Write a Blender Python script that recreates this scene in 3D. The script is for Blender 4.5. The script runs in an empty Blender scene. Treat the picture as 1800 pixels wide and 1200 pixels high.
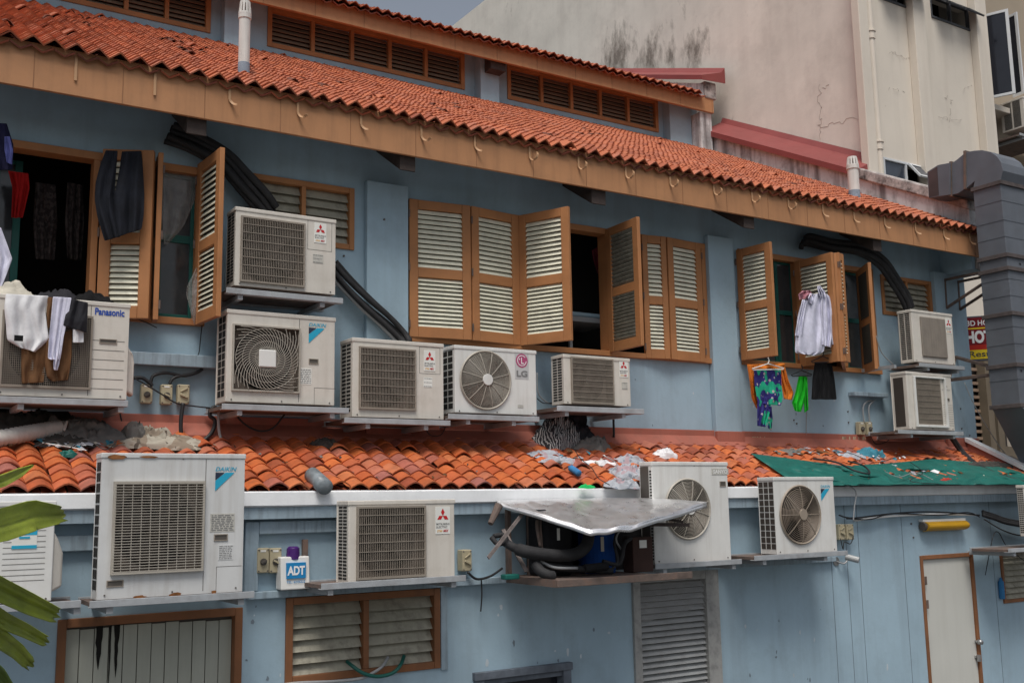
import bpy, math, random
from mathutils import Vector, noise
random.seed(7)
# ------------------------------------------------------------------ camera
F = 1847.7
RX = Vector((0.84538347, 0.06626521, 0.53003368))      # facade direction, in camera axes (right, down, forward)
RY = Vector((-0.53388437, 0.13668583, 0.83443661))
RZ = Vector((-0.01715397, -0.98839562, 0.1509299))
sc = bpy.context.scene
cam = bpy.data.cameras.new('camera'); co = bpy.data.objects.new('camera', cam)
sc.collection.objects.link(co); sc.camera = co
cam.sensor_width = 36; cam.lens = F / 1800 * 36; cam.clip_start = .05; cam.clip_end = 500
from mathutils import Matrix
co.matrix_world = Matrix(((RX.x, -RX.y, -RX.z, 0), (RY.x, -RY.y, -RY.z, 0), (RZ.x, -RZ.y, -RZ.z, 0), (0, 0, 0, 1)))
sc.render.resolution_x = 1024; sc.render.resolution_y = 682
# ------------------------------------------------------------------ light
SUN_EL, SUN_AZ = 63, -34      # soft light from above and behind the camera's right
w = bpy.data.worlds.new('World'); sc.world = w; w.use_nodes = True
nt = w.node_tree; bg = nt.nodes['Background']
sky = nt.nodes.new('ShaderNodeTexSky'); sky.sky_type = 'NISHITA'; sky.sun_disc = False
sky.sun_elevation = math.radians(SUN_EL); sky.sun_rotation = math.radians(180 - SUN_AZ)
sky.dust_density = 4; sky.air_density = 1.2
hs = nt.nodes.new('ShaderNodeHueSaturation'); hs.inputs['Saturation'].default_value = .5
nt.links.new(sky.outputs[0], hs.inputs['Color']); nt.links.new(hs.outputs[0], bg.inputs[0]); bg.inputs[1].default_value = .07
sl = bpy.data.lights.new('sun', 'SUN'); sl.energy = 1.75; sl.angle = math.radians(26); sl.color = (1, .96, .9)
so = bpy.data.objects.new('sun', sl); sc.collection.objects.link(so)
_d = Vector((math.sin(math.radians(SUN_AZ)) * math.cos(math.radians(SUN_EL)), -math.cos(math.radians(SUN_AZ)) * math.cos(math.radians(SUN_EL)), math.sin(math.radians(SUN_EL))))
so.rotation_euler = _d.to_track_quat('Z', 'Y').to_euler()
sc.view_settings.view_transform = 'Standard'; sc.view_settings.look = 'None'
sc.view_settings.exposure = .5; sc.view_settings.gamma = 1
# ------------------------------------------------------------------ measuring helpers
def ray(px, py):
    c = Vector((px - 900, py - 600, F)); return Vector((RX.dot(c), RY.dot(c), RZ.dot(c)))
def at(px, py, Y):
    d = ray(px, py); return d * (Y / d.y)
def atx(px, py, X):
    d = ray(px, py); return d * (X / d.x)
def atz(px, py, z):
    d = ray(px, py); return d * (z / d.z)
def rect(tl, br, Y):
    a = at(*tl, Y); b = at(*br, Y); return a.x, b.x, b.z, a.z      # x0,x1,z0,z1
YU, YE, YL, YG, YC, YCE, XR = 8.5, 7.95, 7.5, 7.38, 13.1, 12.65, 12.24
RS = .516                         # main roof pitch (rise per metre)
ZE = .419 * YE                    # tile line at the main eave
LS = .42                          # lean-to roof pitch
ZG = at(560, 861, YG + .06).z
def lean(px, py, h=0):
    d = ray(px, py); t = (ZG + h - LS * (YG + .06)) / (d.z - LS * d.y); return d * t
def leanz(y): return ZG + LS * (y - YG - .06)
def roofz(y): return ZE + RS * (y - YE)
def onroof(px, py):
    d = ray(px, py); t = (ZE - RS * YE) / (d.z - RS * d.y); return d * t
# ------------------------------------------------------------------ materials
MATS = {}
def mat(name, col, rough=.7, metal=0, var=.12, vs=3.0, dirt=0, dcol=(.05, .045, .04), ds=6, streak=0, scol=None, bump=0, bs=60, island=0, hue=None, spec=.4, sf=1.0, alpha=1, emit=None, dlo=.5):
    m = bpy.data.materials.new(name); m.use_nodes = True; MATS[name] = m
    n = m.node_tree.nodes; L = m.node_tree.links; p = n['Principled BSDF']
    p.inputs['Roughness'].default_value = rough; p.inputs['Metallic'].default_value = metal
    p.inputs['Specular IOR Level'].default_value = spec
    tc = n.new('ShaderNodeTexCoord')
    geo = n.new('ShaderNodeNewGeometry')
    def N(scale, detail=6, mp=None, rgh=.6):
        t = n.new('ShaderNodeTexNoise'); t.inputs['Scale'].default_value = scale; t.inputs['Detail'].default_value = detail; t.inputs['Roughness'].default_value = rgh
        if mp:
            q = n.new('ShaderNodeMapping'); q.inputs['Scale'].default_value = mp; L.new(geo.outputs['Position'], q.inputs[0]); L.new(q.outputs[0], t.inputs['Vector'])
        else: L.new(geo.outputs['Position'], t.inputs['Vector'])
        return t.outputs['Fac']
    def ramp(src, a, b, lo=0, hi=1):
        r = n.new('ShaderNodeMapRange'); r.inputs[1].default_value = a; r.inputs[2].default_value = b; r.inputs[3].default_value = lo; r.inputs[4].default_value = hi
        L.new(src, r.inputs[0]); return r.outputs[0]
    def mix(a, b, f, mode='MIX'):
        x = n.new('ShaderNodeMix'); x.data_type = 'RGBA'; x.blend_type = mode
        for s, v in ((6, a), (7, b)):
            if isinstance(v, tuple): x.inputs[s].default_value = (*v, 1)
            else: L.new(v, x.inputs[s])
        if isinstance(f, (int, float)): x.inputs[0].default_value = f
        else: L.new(f, x.inputs[0])
        return x.outputs[2]
    c = tuple(col)
    if island:
        hv = n.new('ShaderNodeValToRGB'); cols = hue or [tuple(v * .6 for v in col), col, tuple(v * 1.3 for v in col)]
        while len(hv.color_ramp.elements) < len(cols): hv.color_ramp.elements.new(.5)
        for i, cc in enumerate(cols):
            hv.color_ramp.elements[i].position = i / (len(cols) - 1); hv.color_ramp.elements[i].color = (*cc, 1)
        L.new(geo.outputs['Random Per Island'], hv.inputs[0]); c = hv.outputs[0]
    if var:
        f = ramp(N(vs), .3, .7); lo = tuple([1 - var] * 3); hi = tuple([1 + var] * 3)
        c = mix(c, mix(lo, hi, f), 1.0, 'MULTIPLY')
    if streak:
        f = ramp(N(1.0, 5, (9 * sf, 9 * sf, .7 * sf)), .48, .7, 0, streak); c = mix(c, scol or dcol, f)
    if dirt:
        f = ramp(N(ds, 8, None, .7), dlo, dlo + .25, 0, dirt); c = mix(c, dcol, f)
    if isinstance(c, tuple): p.inputs['Base Color'].default_value = (*c, 1)
    else: L.new(c, p.inputs['Base Color'])
    if rough < .9:
        L.new(ramp(N(vs * 4), .2, .8, max(rough - .1, .02), min(rough + .15, 1)), p.inputs['Roughness'])
    if bump:
        b = n.new('ShaderNodeBump'); b.inputs['Strength'].default_value = bump; b.inputs['Distance'].default_value = .01
        L.new(N(bs, 6), b.inputs['Height']); L.new(b.outputs[0], p.inputs['Normal'])
    if alpha < 1: p.inputs['Alpha'].default_value = alpha
    if emit: p.inputs['Emission Color'].default_value = (*emit[0], 1); p.inputs['Emission Strength'].default_value = emit[1]
    return m
BLUE = (.34, .465, .55)
mat('blue_paint', BLUE, .75, var=.1, vs=1.2, streak=.26, sf=.55, scol=(.2, .24, .27), dirt=.25, ds=3.5, dcol=(.17, .2, .22), bump=.15, bs=25)
mat('blue_trim', (.31, .4, .465), .7, var=.12, vs=4, streak=.45, scol=(.1, .11, .12), dirt=.2, dcol=(.1, .1, .1), bump=.1, sf=3)
mat('white_flashing', (.8, .82, .84), .6, var=.05, vs=4, streak=.12, scol=(.35, .35, .36), dirt=.12, ds=5, dcol=(.3, .3, .3), bump=.1)
mat('brown_timber', (.4, .175, .068), .6, var=.15, vs=3, streak=.15, scol=(.18, .09, .04), bump=.15, bs=30)
mat('fascia_timber', (.44, .215, .1), .6, var=.1, vs=2, streak=.32, scol=(.24, .12, .06), dirt=.12, dcol=(.12, .08, .05), bump=.12, bs=20, sf=1.3)
mat('brown_dark', (.24, .1, .042), .6, var=.2, vs=3, streak=.3, scol=(.12, .06, .035), bump=.15, bs=30)
mat('dark_timber', (.06, .045, .04), .85, var=.3, vs=8, bump=.3)
mat('grey_timber', (.2, .17, .16), .9, var=.35, vs=14, dirt=.5, dcol=(.05, .03, .03), bump=.4)
mat('cream_slat', (.78, .76, .62), .6, var=.1, vs=5, dirt=.35, ds=7, dcol=(.2, .18, .15), streak=.2, scol=(.3, .28, .24))
mat('dirty_slat', (.42, .4, .32), .7, var=.15, vs=5, dirt=.85, ds=5, dcol=(.07, .06, .05), streak=.4, scol=(.12, .1, .08), sf=1.2)
mat('old_glass_slat', (.24, .24, .2), .3, var=.3, vs=14, dirt=.6, dcol=(.1, .09, .08))
mat('dark_slat', (.3, .21, .15), .75, var=.3, vs=6, dirt=.5, dcol=(.03, .025, .02))
mat('green_frame', (.005, .09, .075), .5, var=.15, vs=4, dirt=.2, dcol=(.02, .03, .03), bump=.1)
mat('pane_glass', (.035, .04, .045), .12, var=.3, vs=2.5, spec=.6, dirt=.35, dcol=(.09, .09, .09))
mat('dark_room', (.012, .011, .01), .95, var=0)
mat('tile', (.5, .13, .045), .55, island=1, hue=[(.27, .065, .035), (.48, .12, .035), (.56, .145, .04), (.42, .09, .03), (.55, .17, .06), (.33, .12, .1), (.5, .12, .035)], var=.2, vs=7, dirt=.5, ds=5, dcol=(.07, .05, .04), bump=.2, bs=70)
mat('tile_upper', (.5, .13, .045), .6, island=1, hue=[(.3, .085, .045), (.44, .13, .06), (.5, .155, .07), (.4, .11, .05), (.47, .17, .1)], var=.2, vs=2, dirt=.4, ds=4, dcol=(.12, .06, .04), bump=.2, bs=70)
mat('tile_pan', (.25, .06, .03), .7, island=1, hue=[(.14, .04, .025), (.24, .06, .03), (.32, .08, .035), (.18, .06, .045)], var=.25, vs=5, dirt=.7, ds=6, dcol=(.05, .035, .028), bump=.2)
mat('tile_black', (.035, .028, .025), .8, var=.3)
mat('red_render', (.36, .115, .08), .7, var=.15, vs=3, streak=.35, scol=(.2, .09, .07), dirt=.35, dcol=(.14, .09, .07), bump=.2)
mat('red_metal', (.24, .055, .052), .5, var=.1, vs=2, dirt=.15, dcol=(.2, .08, .07))
mat('ac_cream', (.62, .585, .53), .5, var=.05, vs=3, streak=.2, scol=(.33, .28, .22), dirt=.3, ds=5, dcol=(.34, .29, .23), sf=1.5)
mat('ac_white', (.68, .68, .66), .45, var=.04, vs=3, streak=.3, scol=(.38, .35, .31), dirt=.2, ds=4, dcol=(.4, .36, .3), sf=1.5)
mat('ac_pale', (.6, .61, .61), .5, var=.04, vs=3, streak=.35, scol=(.33, .3, .26), dirt=.22, ds=4, dcol=(.33, .3, .27), sf=1.5)
mat('seam', (.12, .11, .1), .8, var=0)
mat('grille_grey', (.27, .235, .195), .6, var=.1, dirt=.45, ds=10, dcol=(.14, .1, .08))
mat('grille_pale', (.4, .37, .32), .5, var=.1, dirt=.25, ds=8, dcol=(.22, .17, .12))
mat('shroud', (.22, .18, .15), .8, var=.2, vs=5, dirt=.3)
mat('fan_dark', (.05, .04, .034), .7, var=.15)
mat('fan_brown', (.12, .09, .07), .7, var=.15)
mat('black_hole', (.015, .014, .013), .9, var=0)
mat('cover_brown', (.23, .2, .17), .7, var=.12, vs=6, streak=.4, scol=(.12, .1, .08), sf=3)
mat('galv', (.42, .44, .46), .45, metal=.35, var=.15, vs=6, dirt=.3, ds=6, dcol=(.18, .15, .13))
mat('bracket_steel', (.36, .38, .4), .6, metal=.1, var=.15, vs=8, dirt=.4, ds=7, dcol=(.13, .09, .07))
mat('rusty', (.14, .105, .09), .85, var=.35, vs=9, dirt=.6, ds=9, dcol=(.16, .06, .025), bump=.3)
mat('steel_sheet', (.85, .85, .86), .3, metal=.85, var=.08, vs=3, dirt=.3, ds=1.6, dcol=(.4, .33, .29), bump=.1, bs=8)
mat('duct_metal', (.135, .15, .175), .55, metal=.25, var=.12, vs=4, dirt=.25, dcol=(.12, .11, .11), streak=.15, scol=(.1, .1, .11), bump=.25, bs=120)
mat('duct_front', (.3, .37, .42), .5, metal=.2, var=.12, vs=3, dirt=.25, dcol=(.2, .22, .23))
mat('beige_box', (.42, .37, .25), .6, var=.12, dirt=.3, dcol=(.15, .12, .08))
mat('box_dark', (.09, .08, .07), .6, var=.1)
mat('black_foam', (.022, .022, .024), .75, var=.3, vs=10, bump=.4, bs=40)
mat('cable_black', (.02, .02, .022), .5, var=.1)
mat('cable_grey', (.3, .31, .32), .5, var=.1)
mat('white_plastic', (.72, .72, .7), .45, var=.05, dirt=.15, dcol=(.35, .3, .25))
mat('red_ink', (.5, .015, .02), .5, var=0); mat('cyan_ink', (.02, .36, .55), .5, var=.05); mat('navy_ink', (.02, .03, .06), .5, var=0)
mat('blue_ink', (.01, .06, .35), .5, var=0); mat('black_ink', (.05, .05, .05), .6, var=0); mat('orange_ink', (.7, .35, .03), .5, var=0)
mat('grey_ink', (.2, .2, .2), .6, var=0); mat('pink_ink', (.4, .07, .17), .5, var=.05); mat('label_white', (.74, .74, .7), .5, var=.05)
mat('label_grey', (.47, .46, .42), .6, var=.15, vs=40); mat('white_ink', (.85, .85, .85), .5, var=0); mat('yellow_ink', (.75, .55, .02), .5, var=0)
mat('purple', (.06, .015, .14), .25, var=.1); mat('adt_blue', (.01, .22, .5), .5, var=0)
mat('pink_wall', (.74, .7, .63), .85, var=.1, vs=1.0, dirt=.4, ds=1.3, dcol=(.4, .36, .32), streak=.12, scol=(.36, .31, .28), bump=.25, bs=10, sf=.4)
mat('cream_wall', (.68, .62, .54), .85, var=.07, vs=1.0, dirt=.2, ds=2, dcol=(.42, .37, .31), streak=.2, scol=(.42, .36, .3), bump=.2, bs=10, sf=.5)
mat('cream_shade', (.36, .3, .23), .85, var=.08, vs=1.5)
mat('mouldy', (.5, .46, .44), .9, var=.2, vs=5, dirt=1, ds=6, dcol=(.055, .045, .045), bump=.4, dlo=.42)
mat('white_render', (.66, .67, .68), .85, var=.08, vs=3, streak=.9, scol=(.16, .14, .14), dirt=.75, ds=4, dlo=.48, dcol=(.13, .12, .12), bump=.2, sf=.8)
mat('mould', (.07, .065, .06), .95, var=.3, vs=14)
mat('window_glass', (.05, .06, .08), .08, var=.2, vs=1, spec=.8)
mat('dark_pane', (.02, .022, .03), .1, var=.1, spec=.4)
mat('white_alu', (.62, .64, .66), .4, var=.05)
mat('white_door', (.56, .56, .52), .55, var=.05, vs=1.5, streak=.12, scol=(.34, .32, .28), dirt=.08, dcol=(.3, .28, .24))
mat('plank', (.42, .43, .37), .65, var=.07, vs=3, island=0, streak=.15, scol=(.2, .2, .17), sf=2)
mat('grey_louvre', (.4, .41, .41), .5, metal=.2, var=.1, vs=4, dirt=.3, dcol=(.15, .12, .1))
mat('plastic_film', (.4, .4, .4), .25, var=.4, vs=20, alpha=.28)
mat('tarp', (.008, .115, .095), .5, var=.2, vs=4, dirt=.2, ds=5, dcol=(.02, .07, .06), bump=.4, bs=14)
mat('leaf', (.3, .37, .04), .4, var=.3, vs=16, streak=.4, scol=(.06, .12, .01), bump=.2, bs=40, sf=1)
mat('leaf_dark', (.12, .2, .02), .5, var=.25, vs=7)
mat('yellow_lamp', (.5, .27, .01), .45, var=.12, dirt=.25, dcol=(.12, .06, .02))
mat('steel', (.4, .4, .4), .3, metal=.8, var=.1)
mat('ground', (.1, .1, .1), .9, var=.2, vs=.5)
for nm, c in dict(cloth_white=(.72, .72, .74), cloth_shirt=(.6, .6, .72), cloth_cream=(.5, .47, .4), cloth_grey=(.35, .36, .4), cloth_black=(.008, .008, .009), cloth_charcoal=(.025, .025, .03),
                  cloth_denim=(.018, .022, .035), cloth_brown=(.13, .065, .03), cloth_red=(.35, .01, .01), cloth_blue=(.07, .08, .24), cloth_green=(.015, .42, .02),
                  cloth_orange=(.62, .17, .015), cloth_pink=(.4, .18, .22), cloth_navy=(.01, .01, .035), rubbish_grey=(.17, .16, .15), rubbish_dark=(.06, .055, .05),
                  rubbish_blue=(.05, .2, .27), bottle_blue=(.05, .2, .42), bright_green=(.02, .45, .12), drum_blue=(.01, .06, .25), machine_black=(.018, .018, .02),
                  machine_brown=(.06, .035, .03), hose_white=(.5, .48, .45), flue_white=(.66, .65, .62)).items():
    mat(nm, c, .85, var=.18, vs=9, bump=.3, bs=90, spec=.2)
mat('denim', (.008, .01, .017), .9, var=.3, vs=9, bump=.3)
mat('flue_white', (.66, .65, .62), .5, var=.06, vs=5, dirt=.15, streak=.25, scol=(.3, .28, .26), sf=2)
def pattern(name, base, cols, scale=16, thr=.5):
    m = mat(name, base, .85, var=.1, bump=.2, bs=90); n = m.node_tree.nodes; L = m.node_tree.links; p = n['Principled BSDF']
    src = p.inputs['Base Color'].links[0].from_socket
    geo = n.new('ShaderNodeNewGeometry')
    for i, (cc, sc_, lo, ty) in enumerate(cols):
        if ty == 'w':
            t = n.new('ShaderNodeTexWave'); t.inputs['Scale'].default_value = sc_; t.inputs['Distortion'].default_value = 7; t.inputs['Detail'].default_value = 2; L.new(geo.outputs['Position'], t.inputs['Vector'])
            r = n.new('ShaderNodeMapRange'); r.inputs[1].default_value = lo; r.inputs[2].default_value = lo + .1; L.new(t.outputs['Fac'], r.inputs[0])
            x = n.new('ShaderNodeMix'); x.data_type = 'RGBA'; L.new(src, x.inputs[6]); x.inputs[7].default_value = (*cc, 1); L.new(r.outputs[0], x.inputs[0]); src = x.outputs[2]; continue
        if ty == 'v':
            t = n.new('ShaderNodeTexVoronoi'); t.inputs['Scale'].default_value = sc_; o = t.outputs['Distance']; a, b = lo + .03, lo
        else:
            t = n.new('ShaderNodeTexNoise'); t.inputs['Scale'].default_value = sc_; t.inputs['Detail'].default_value = 1; o = t.outputs['Fac']; a, b = lo, lo + .02
        mp = n.new('ShaderNodeMapping'); mp.inputs['Location'].default_value = (i * 3.3, i, i * 7); L.new(geo.outputs['Position'], mp.inputs[0]); L.new(mp.outputs[0], t.inputs['Vector'])
        r = n.new('ShaderNodeMapRange'); r.inputs[1].default_value = a; r.inputs[2].default_value = b; L.new(o, r.inputs[0])
        x = n.new('ShaderNodeMix'); x.data_type = 'RGBA'; L.new(src, x.inputs[6]); x.inputs[7].default_value = (*cc, 1); L.new(r.outputs[0], x.inputs[0]); src = x.outputs[2]
    L.new(src, p.inputs['Base Color'])
pattern('print_purple', (.025, .02, .16), [((.01, .35, .2), 9, .52, 'n'), ((.45, .4, .42), 16, .22, 'v')])
pattern('print_orange', (.62, .17, .015), [((.12, .03, .01), 45, .24, 'v')])
pattern('stripe_cloth', (.03, .03, .035), [((.42, .42, .42), 16, .6, 'w')])
pattern('paper_mix', (.4, .365, .3), [((.26, .21, .16), 7, .5, 'n'), ((.12, .1, .08), 19, .62, 'n')])
pattern('plaid', (.015, .01, .01), [((.04, .03, .028), 30, .5, 'n')])
pattern('mixed_cloth', (.38, .4, .44), [((.4, .3, .33), 9, .56, 'n'), ((.22, .25, .3), 22, .62, 'n')])
# ------------------------------------------------------------------ objects and meshes
COL = sc.collection
def M_(x): return MATS[x] if isinstance(x, str) else x
def tag(o, label=None, cat=None, group=None, kind=None):
    if label: o['label'] = label
    if cat: o['category'] = cat
    if group: o['group'] = group
    if kind: o['kind'] = kind
    return o
def empty(name, loc, label, cat, group=None):
    o = bpy.data.objects.new(name, None); o.empty_display_size = .1; o.location = loc; COL.objects.link(o); return tag(o, label, cat, group)
def wloc(o):
    v = Vector((0, 0, 0))
    while o: v = v + o.location; o = o.parent
    return v
class MB:
    def __init__(s): s.v = []; s.f = []; s.m = []; s.cur = 0; s.fr = None
    def frame(s, o=None, x=(1, 0, 0), y=(0, 1, 0), z=(0, 0, 1)):
        s.fr = None if o is None else (Vector(o), Vector(x), Vector(y), Vector(z)); return s
    def mat(s, i): s.cur = i; return s
    def V(s, p):
        p = Vector(p)
        if s.fr: o, x, y, z = s.fr; p = o + x * p.x + y * p.y + z * p.z
        s.v.append(p); return len(s.v) - 1
    def F(s, *i): s.f.append(tuple(i)); s.m.append(s.cur)
    def poly(s, pts): s.F(*[s.V(p) for p in pts])
    def box(s, x0, x1, y0, y1, z0, z1):
        a = [s.V((x, y, z)) for z in (z0, z1) for y in (y0, y1) for x in (x0, x1)]
        for q in ((0, 2, 3, 1), (4, 5, 7, 6), (0, 1, 5, 4), (2, 6, 7, 3), (0, 4, 6, 2), (1, 3, 7, 5)): s.F(*[a[i] for i in q])
        return s
    def bar(s, a, b, w, h, up=(0, 0, 1)):
        a = Vector(a); b = Vector(b); d = (b - a).normalized(); up = Vector(up)
        sd = d.cross(up)
        if sd.length < 1e-4: sd = d.cross(Vector((0, 1, 0)))
        sd.normalize(); u = sd.cross(d); q = []
        for p in (a, b):
            for i, j in ((-1, -1), (1, -1), (1, 1), (-1, 1)): q.append(s.V(p + sd * (i * w / 2) + u * (j * h / 2)))
        for i in range(4): s.F(q[i], q[(i + 1) % 4], q[4 + (i + 1) % 4], q[4 + i])
        s.F(q[3], q[2], q[1], q[0]); s.F(q[4], q[5], q[6], q[7]); return s
    def tube(s, pts, r, n=8, caps=True, smooth=True, rib=0):
        P = [Vector(p) for p in pts]
        if smooth and len(P) > 2:
            Q = []
            for i in range(len(P) - 1):
                p0 = P[max(i - 1, 0)]; p1 = P[i]; p2 = P[i + 1]; p3 = P[min(i + 2, len(P) - 1)]
                for k in range(6):
                    t = k / 6; Q.append(.5 * ((2 * p1) + (p2 - p0) * t + (2 * p0 - 5 * p1 + 4 * p2 - p3) * t * t + (3 * p1 - p0 - 3 * p2 + p3) * t ** 3))
            Q.append(P[-1]); P = Q
        if rib:
            Q = []
            for i in range(len(P) - 1):
                k = max(2, int((P[i + 1] - P[i]).length / rib * 2))
                for j in range(k): Q.append(P[i].lerp(P[i + 1], j / k))
            P = Q + [P[-1]]
        rings = []; pu = None
        for i, p in enumerate(P):
            d = (P[min(i + 1, len(P) - 1)] - P[max(i - 1, 0)]).normalized()
            if pu is None: pu = d.orthogonal().normalized()
            pu = (pu - d * pu.dot(d)).normalized(); w_ = d.cross(pu); rr = r(i / (len(P) - 1)) if callable(r) else r
            if rib: rr *= 1.0 if i % 2 else .84
            rings.append([s.V(p + pu * math.cos(6.28318 * k / n) * rr + w_ * math.sin(6.28318 * k / n) * rr) for k in range(n)])
        for a, b in zip(rings, rings[1:]):
            for k in range(n): s.F(a[k], a[(k + 1) % n], b[(k + 1) % n], b[k])
        if caps: s.F(*rings[0][::-1]); s.F(*rings[-1])
        return s
    def cyl(s, a, b, r, n=16, r2=None):
        rr = r if r2 is None else (lambda t: r + (r2 - r) * t)
        return s.tube([a, b], rr, n, True, False)
    def ring(s, cx, cz, y, rx, rz, r, n=32, sq=4):                  # an elliptical wire ring in the x-z plane
        R_ = []
        for i in range(n):
            a = 6.28318 * i / n; ca, sa = math.cos(a), math.sin(a)
            R_.append([s.V((cx + (rx + dr) * ca, y + dy, cz + (rz + dr) * sa)) for dr, dy in ((-r, 0), (0, -r), (r, 0), (0, r))])
        for i in range(n):
            a = R_[i]; b = R_[(i + 1) % n]
            for k in range(4): s.F(a[k], a[(k + 1) % 4], b[(k + 1) % 4], b[k])
        return s
    def disc(s, cx, cz, y, rx, rz, n=32):
        s.F(*[s.V((cx + rx * math.cos(6.28318 * i / n), y, cz + rz * math.sin(6.28318 * i / n))) for i in range(n)]); return s
    def prism(s, pts, d):                                            # polygon (3-D points) pushed along d
        d = Vector(d); a = [s.V(Vector(p)) for p in pts]; b = [s.V(Vector(p) + d) for p in pts]
        s.F(*a); s.F(*b[::-1])
        for i in range(len(a)): j = (i + 1) % len(a); s.F(a[j], a[i], b[i], b[j])
        return s
    def build(s, name, mats, parent=None, smooth=False, bevel=0, solid=0, origin=None, sub=0):
        me = bpy.data.meshes.new(name)
        if not isinstance(mats, (list, tuple)): mats = [mats]
        if parent is not None: o0 = wloc(parent)
        elif origin is not None: o0 = Vector(origin)
        else:
            xs = [p.x for p in s.v]; ys = [p.y for p in s.v]; zs = [p.z for p in s.v]; o0 = Vector(((min(xs) + max(xs)) / 2, (min(ys) + max(ys)) / 2, min(zs)))
        me.from_pydata([tuple(p - o0) for p in s.v], [], s.f)
        for m in mats: me.materials.append(M_(m))
        me.polygons.foreach_set('material_index', s.m)
        if smooth: me.polygons.foreach_set('use_smooth', [True] * len(s.f))
        me.update(); o = bpy.data.objects.new(name, me); COL.objects.link(o)
        if parent is not None: o.parent = parent
        else: o.location = o0
        if solid: md = o.modifiers.new('solid', 'SOLIDIFY'); md.thickness = solid; md.offset = 0
        if sub: md = o.modifiers.new('sub', 'SUBSURF'); md.levels = sub; md.render_levels = sub
        if bevel: md = o.modifiers.new('bevel', 'BEVEL'); md.width = bevel; md.segments = 2; md.limit_method = 'ANGLE'; md.angle_limit = math.radians(40)
        return o
def holes_wall(mb, x0, x1, z0, z1, y0, y1, holes):
    xs = sorted({x0, x1, *[h[0] for h in holes], *[h[1] for h in holes]}); zs = sorted({z0, z1, *[h[2] for h in holes], *[h[3] for h in holes]})
    xs = [x for x in xs if x0 <= x <= x1]; zs = [z for z in zs if z0 <= z <= z1]
    inh = lambda x, z: any(h[0] < x < h[1] and h[2] < z < h[3] for h in holes)
    for i in range(len(xs) - 1):
        for j in range(len(zs) - 1):
            a, b, c, d = xs[i], xs[i + 1], zs[j], zs[j + 1]
            if inh((a + b) / 2, (c + d) / 2): continue
            mb.poly([(a, y0, c), (b, y0, c), (b, y0, d), (a, y0, d)]); mb.poly([(b, y1, c), (a, y1, c), (a, y1, d), (b, y1, d)])
    for a, b, c, d in holes:
        mb.poly([(a, y0, c), (a, y0, d), (a, y1, d), (a, y1, c)]); mb.poly([(b, y0, d), (b, y0, c), (b, y1, c), (b, y1, d)])
        mb.poly([(a, y0, d), (b, y0, d), (b, y1, d), (a, y1, d)]); mb.poly([(a, y0, c), (a, y1, c), (b, y1, c), (b, y0, c)])
    mb.poly([(x0, y0, z1), (x1, y0, z1), (x1, y1, z1), (x0, y1, z1)]); mb.poly([(x0, y0, z0), (x0, y1, z0), (x1, y1, z0), (x1, y0, z0)])
    mb.poly([(x0, y0, z0), (x0, y0, z1), (x0, y1, z1), (x0, y1, z0)]); mb.poly([(x1, y0, z0), (x1, y1, z0), (x1, y1, z1), (x1, y0, z1)])
def text_mesh(s, x0, z0, width, height, y, name, m, parent, frame=None, spread=0, bold=0, depth=.002, italic=0, font_w=None):
    cu = bpy.data.curves.new('t', 'FONT'); cu.body = s; cu.size = 1; cu.extrude = .0; cu.offset = bold; cu.shear = italic
    to = bpy.data.objects.new('t', cu); COL.objects.link(to); bpy.context.view_layer.update()
    me = bpy.data.meshes.new_from_object(to.evaluated_get(bpy.context.evaluated_depsgraph_get())); bpy.data.objects.remove(to)
    if not me.vertices: return None
    xs = [v.co.x for v in me.vertices]; ys = [v.co.y for v in me.vertices]
    ax, bx, ay, by = min(xs), max(xs), min(ys), max(ys); mb = MB()
    if frame: mb.frame(*frame)
    off = None
    for v in me.vertices: mb.V((x0 + (v.co.x - ax) / (bx - ax) * width, y, z0 + (v.co.y - ay) / max(by - ay, 1e-5) * height))
    for p in me.polygons: mb.F(*p.vertices)
    bpy.data.meshes.remove(me)
    return mb.build(name, m, parent)
# ------------------------------------------------------------------ ground
mb = MB(); mb.poly([(-60, -60, -2.75), (120, -60, -2.75), (120, 120, -2.75), (-60, 120, -2.75)])
tag(mb.build('ground', 'ground'), kind='structure')
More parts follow.
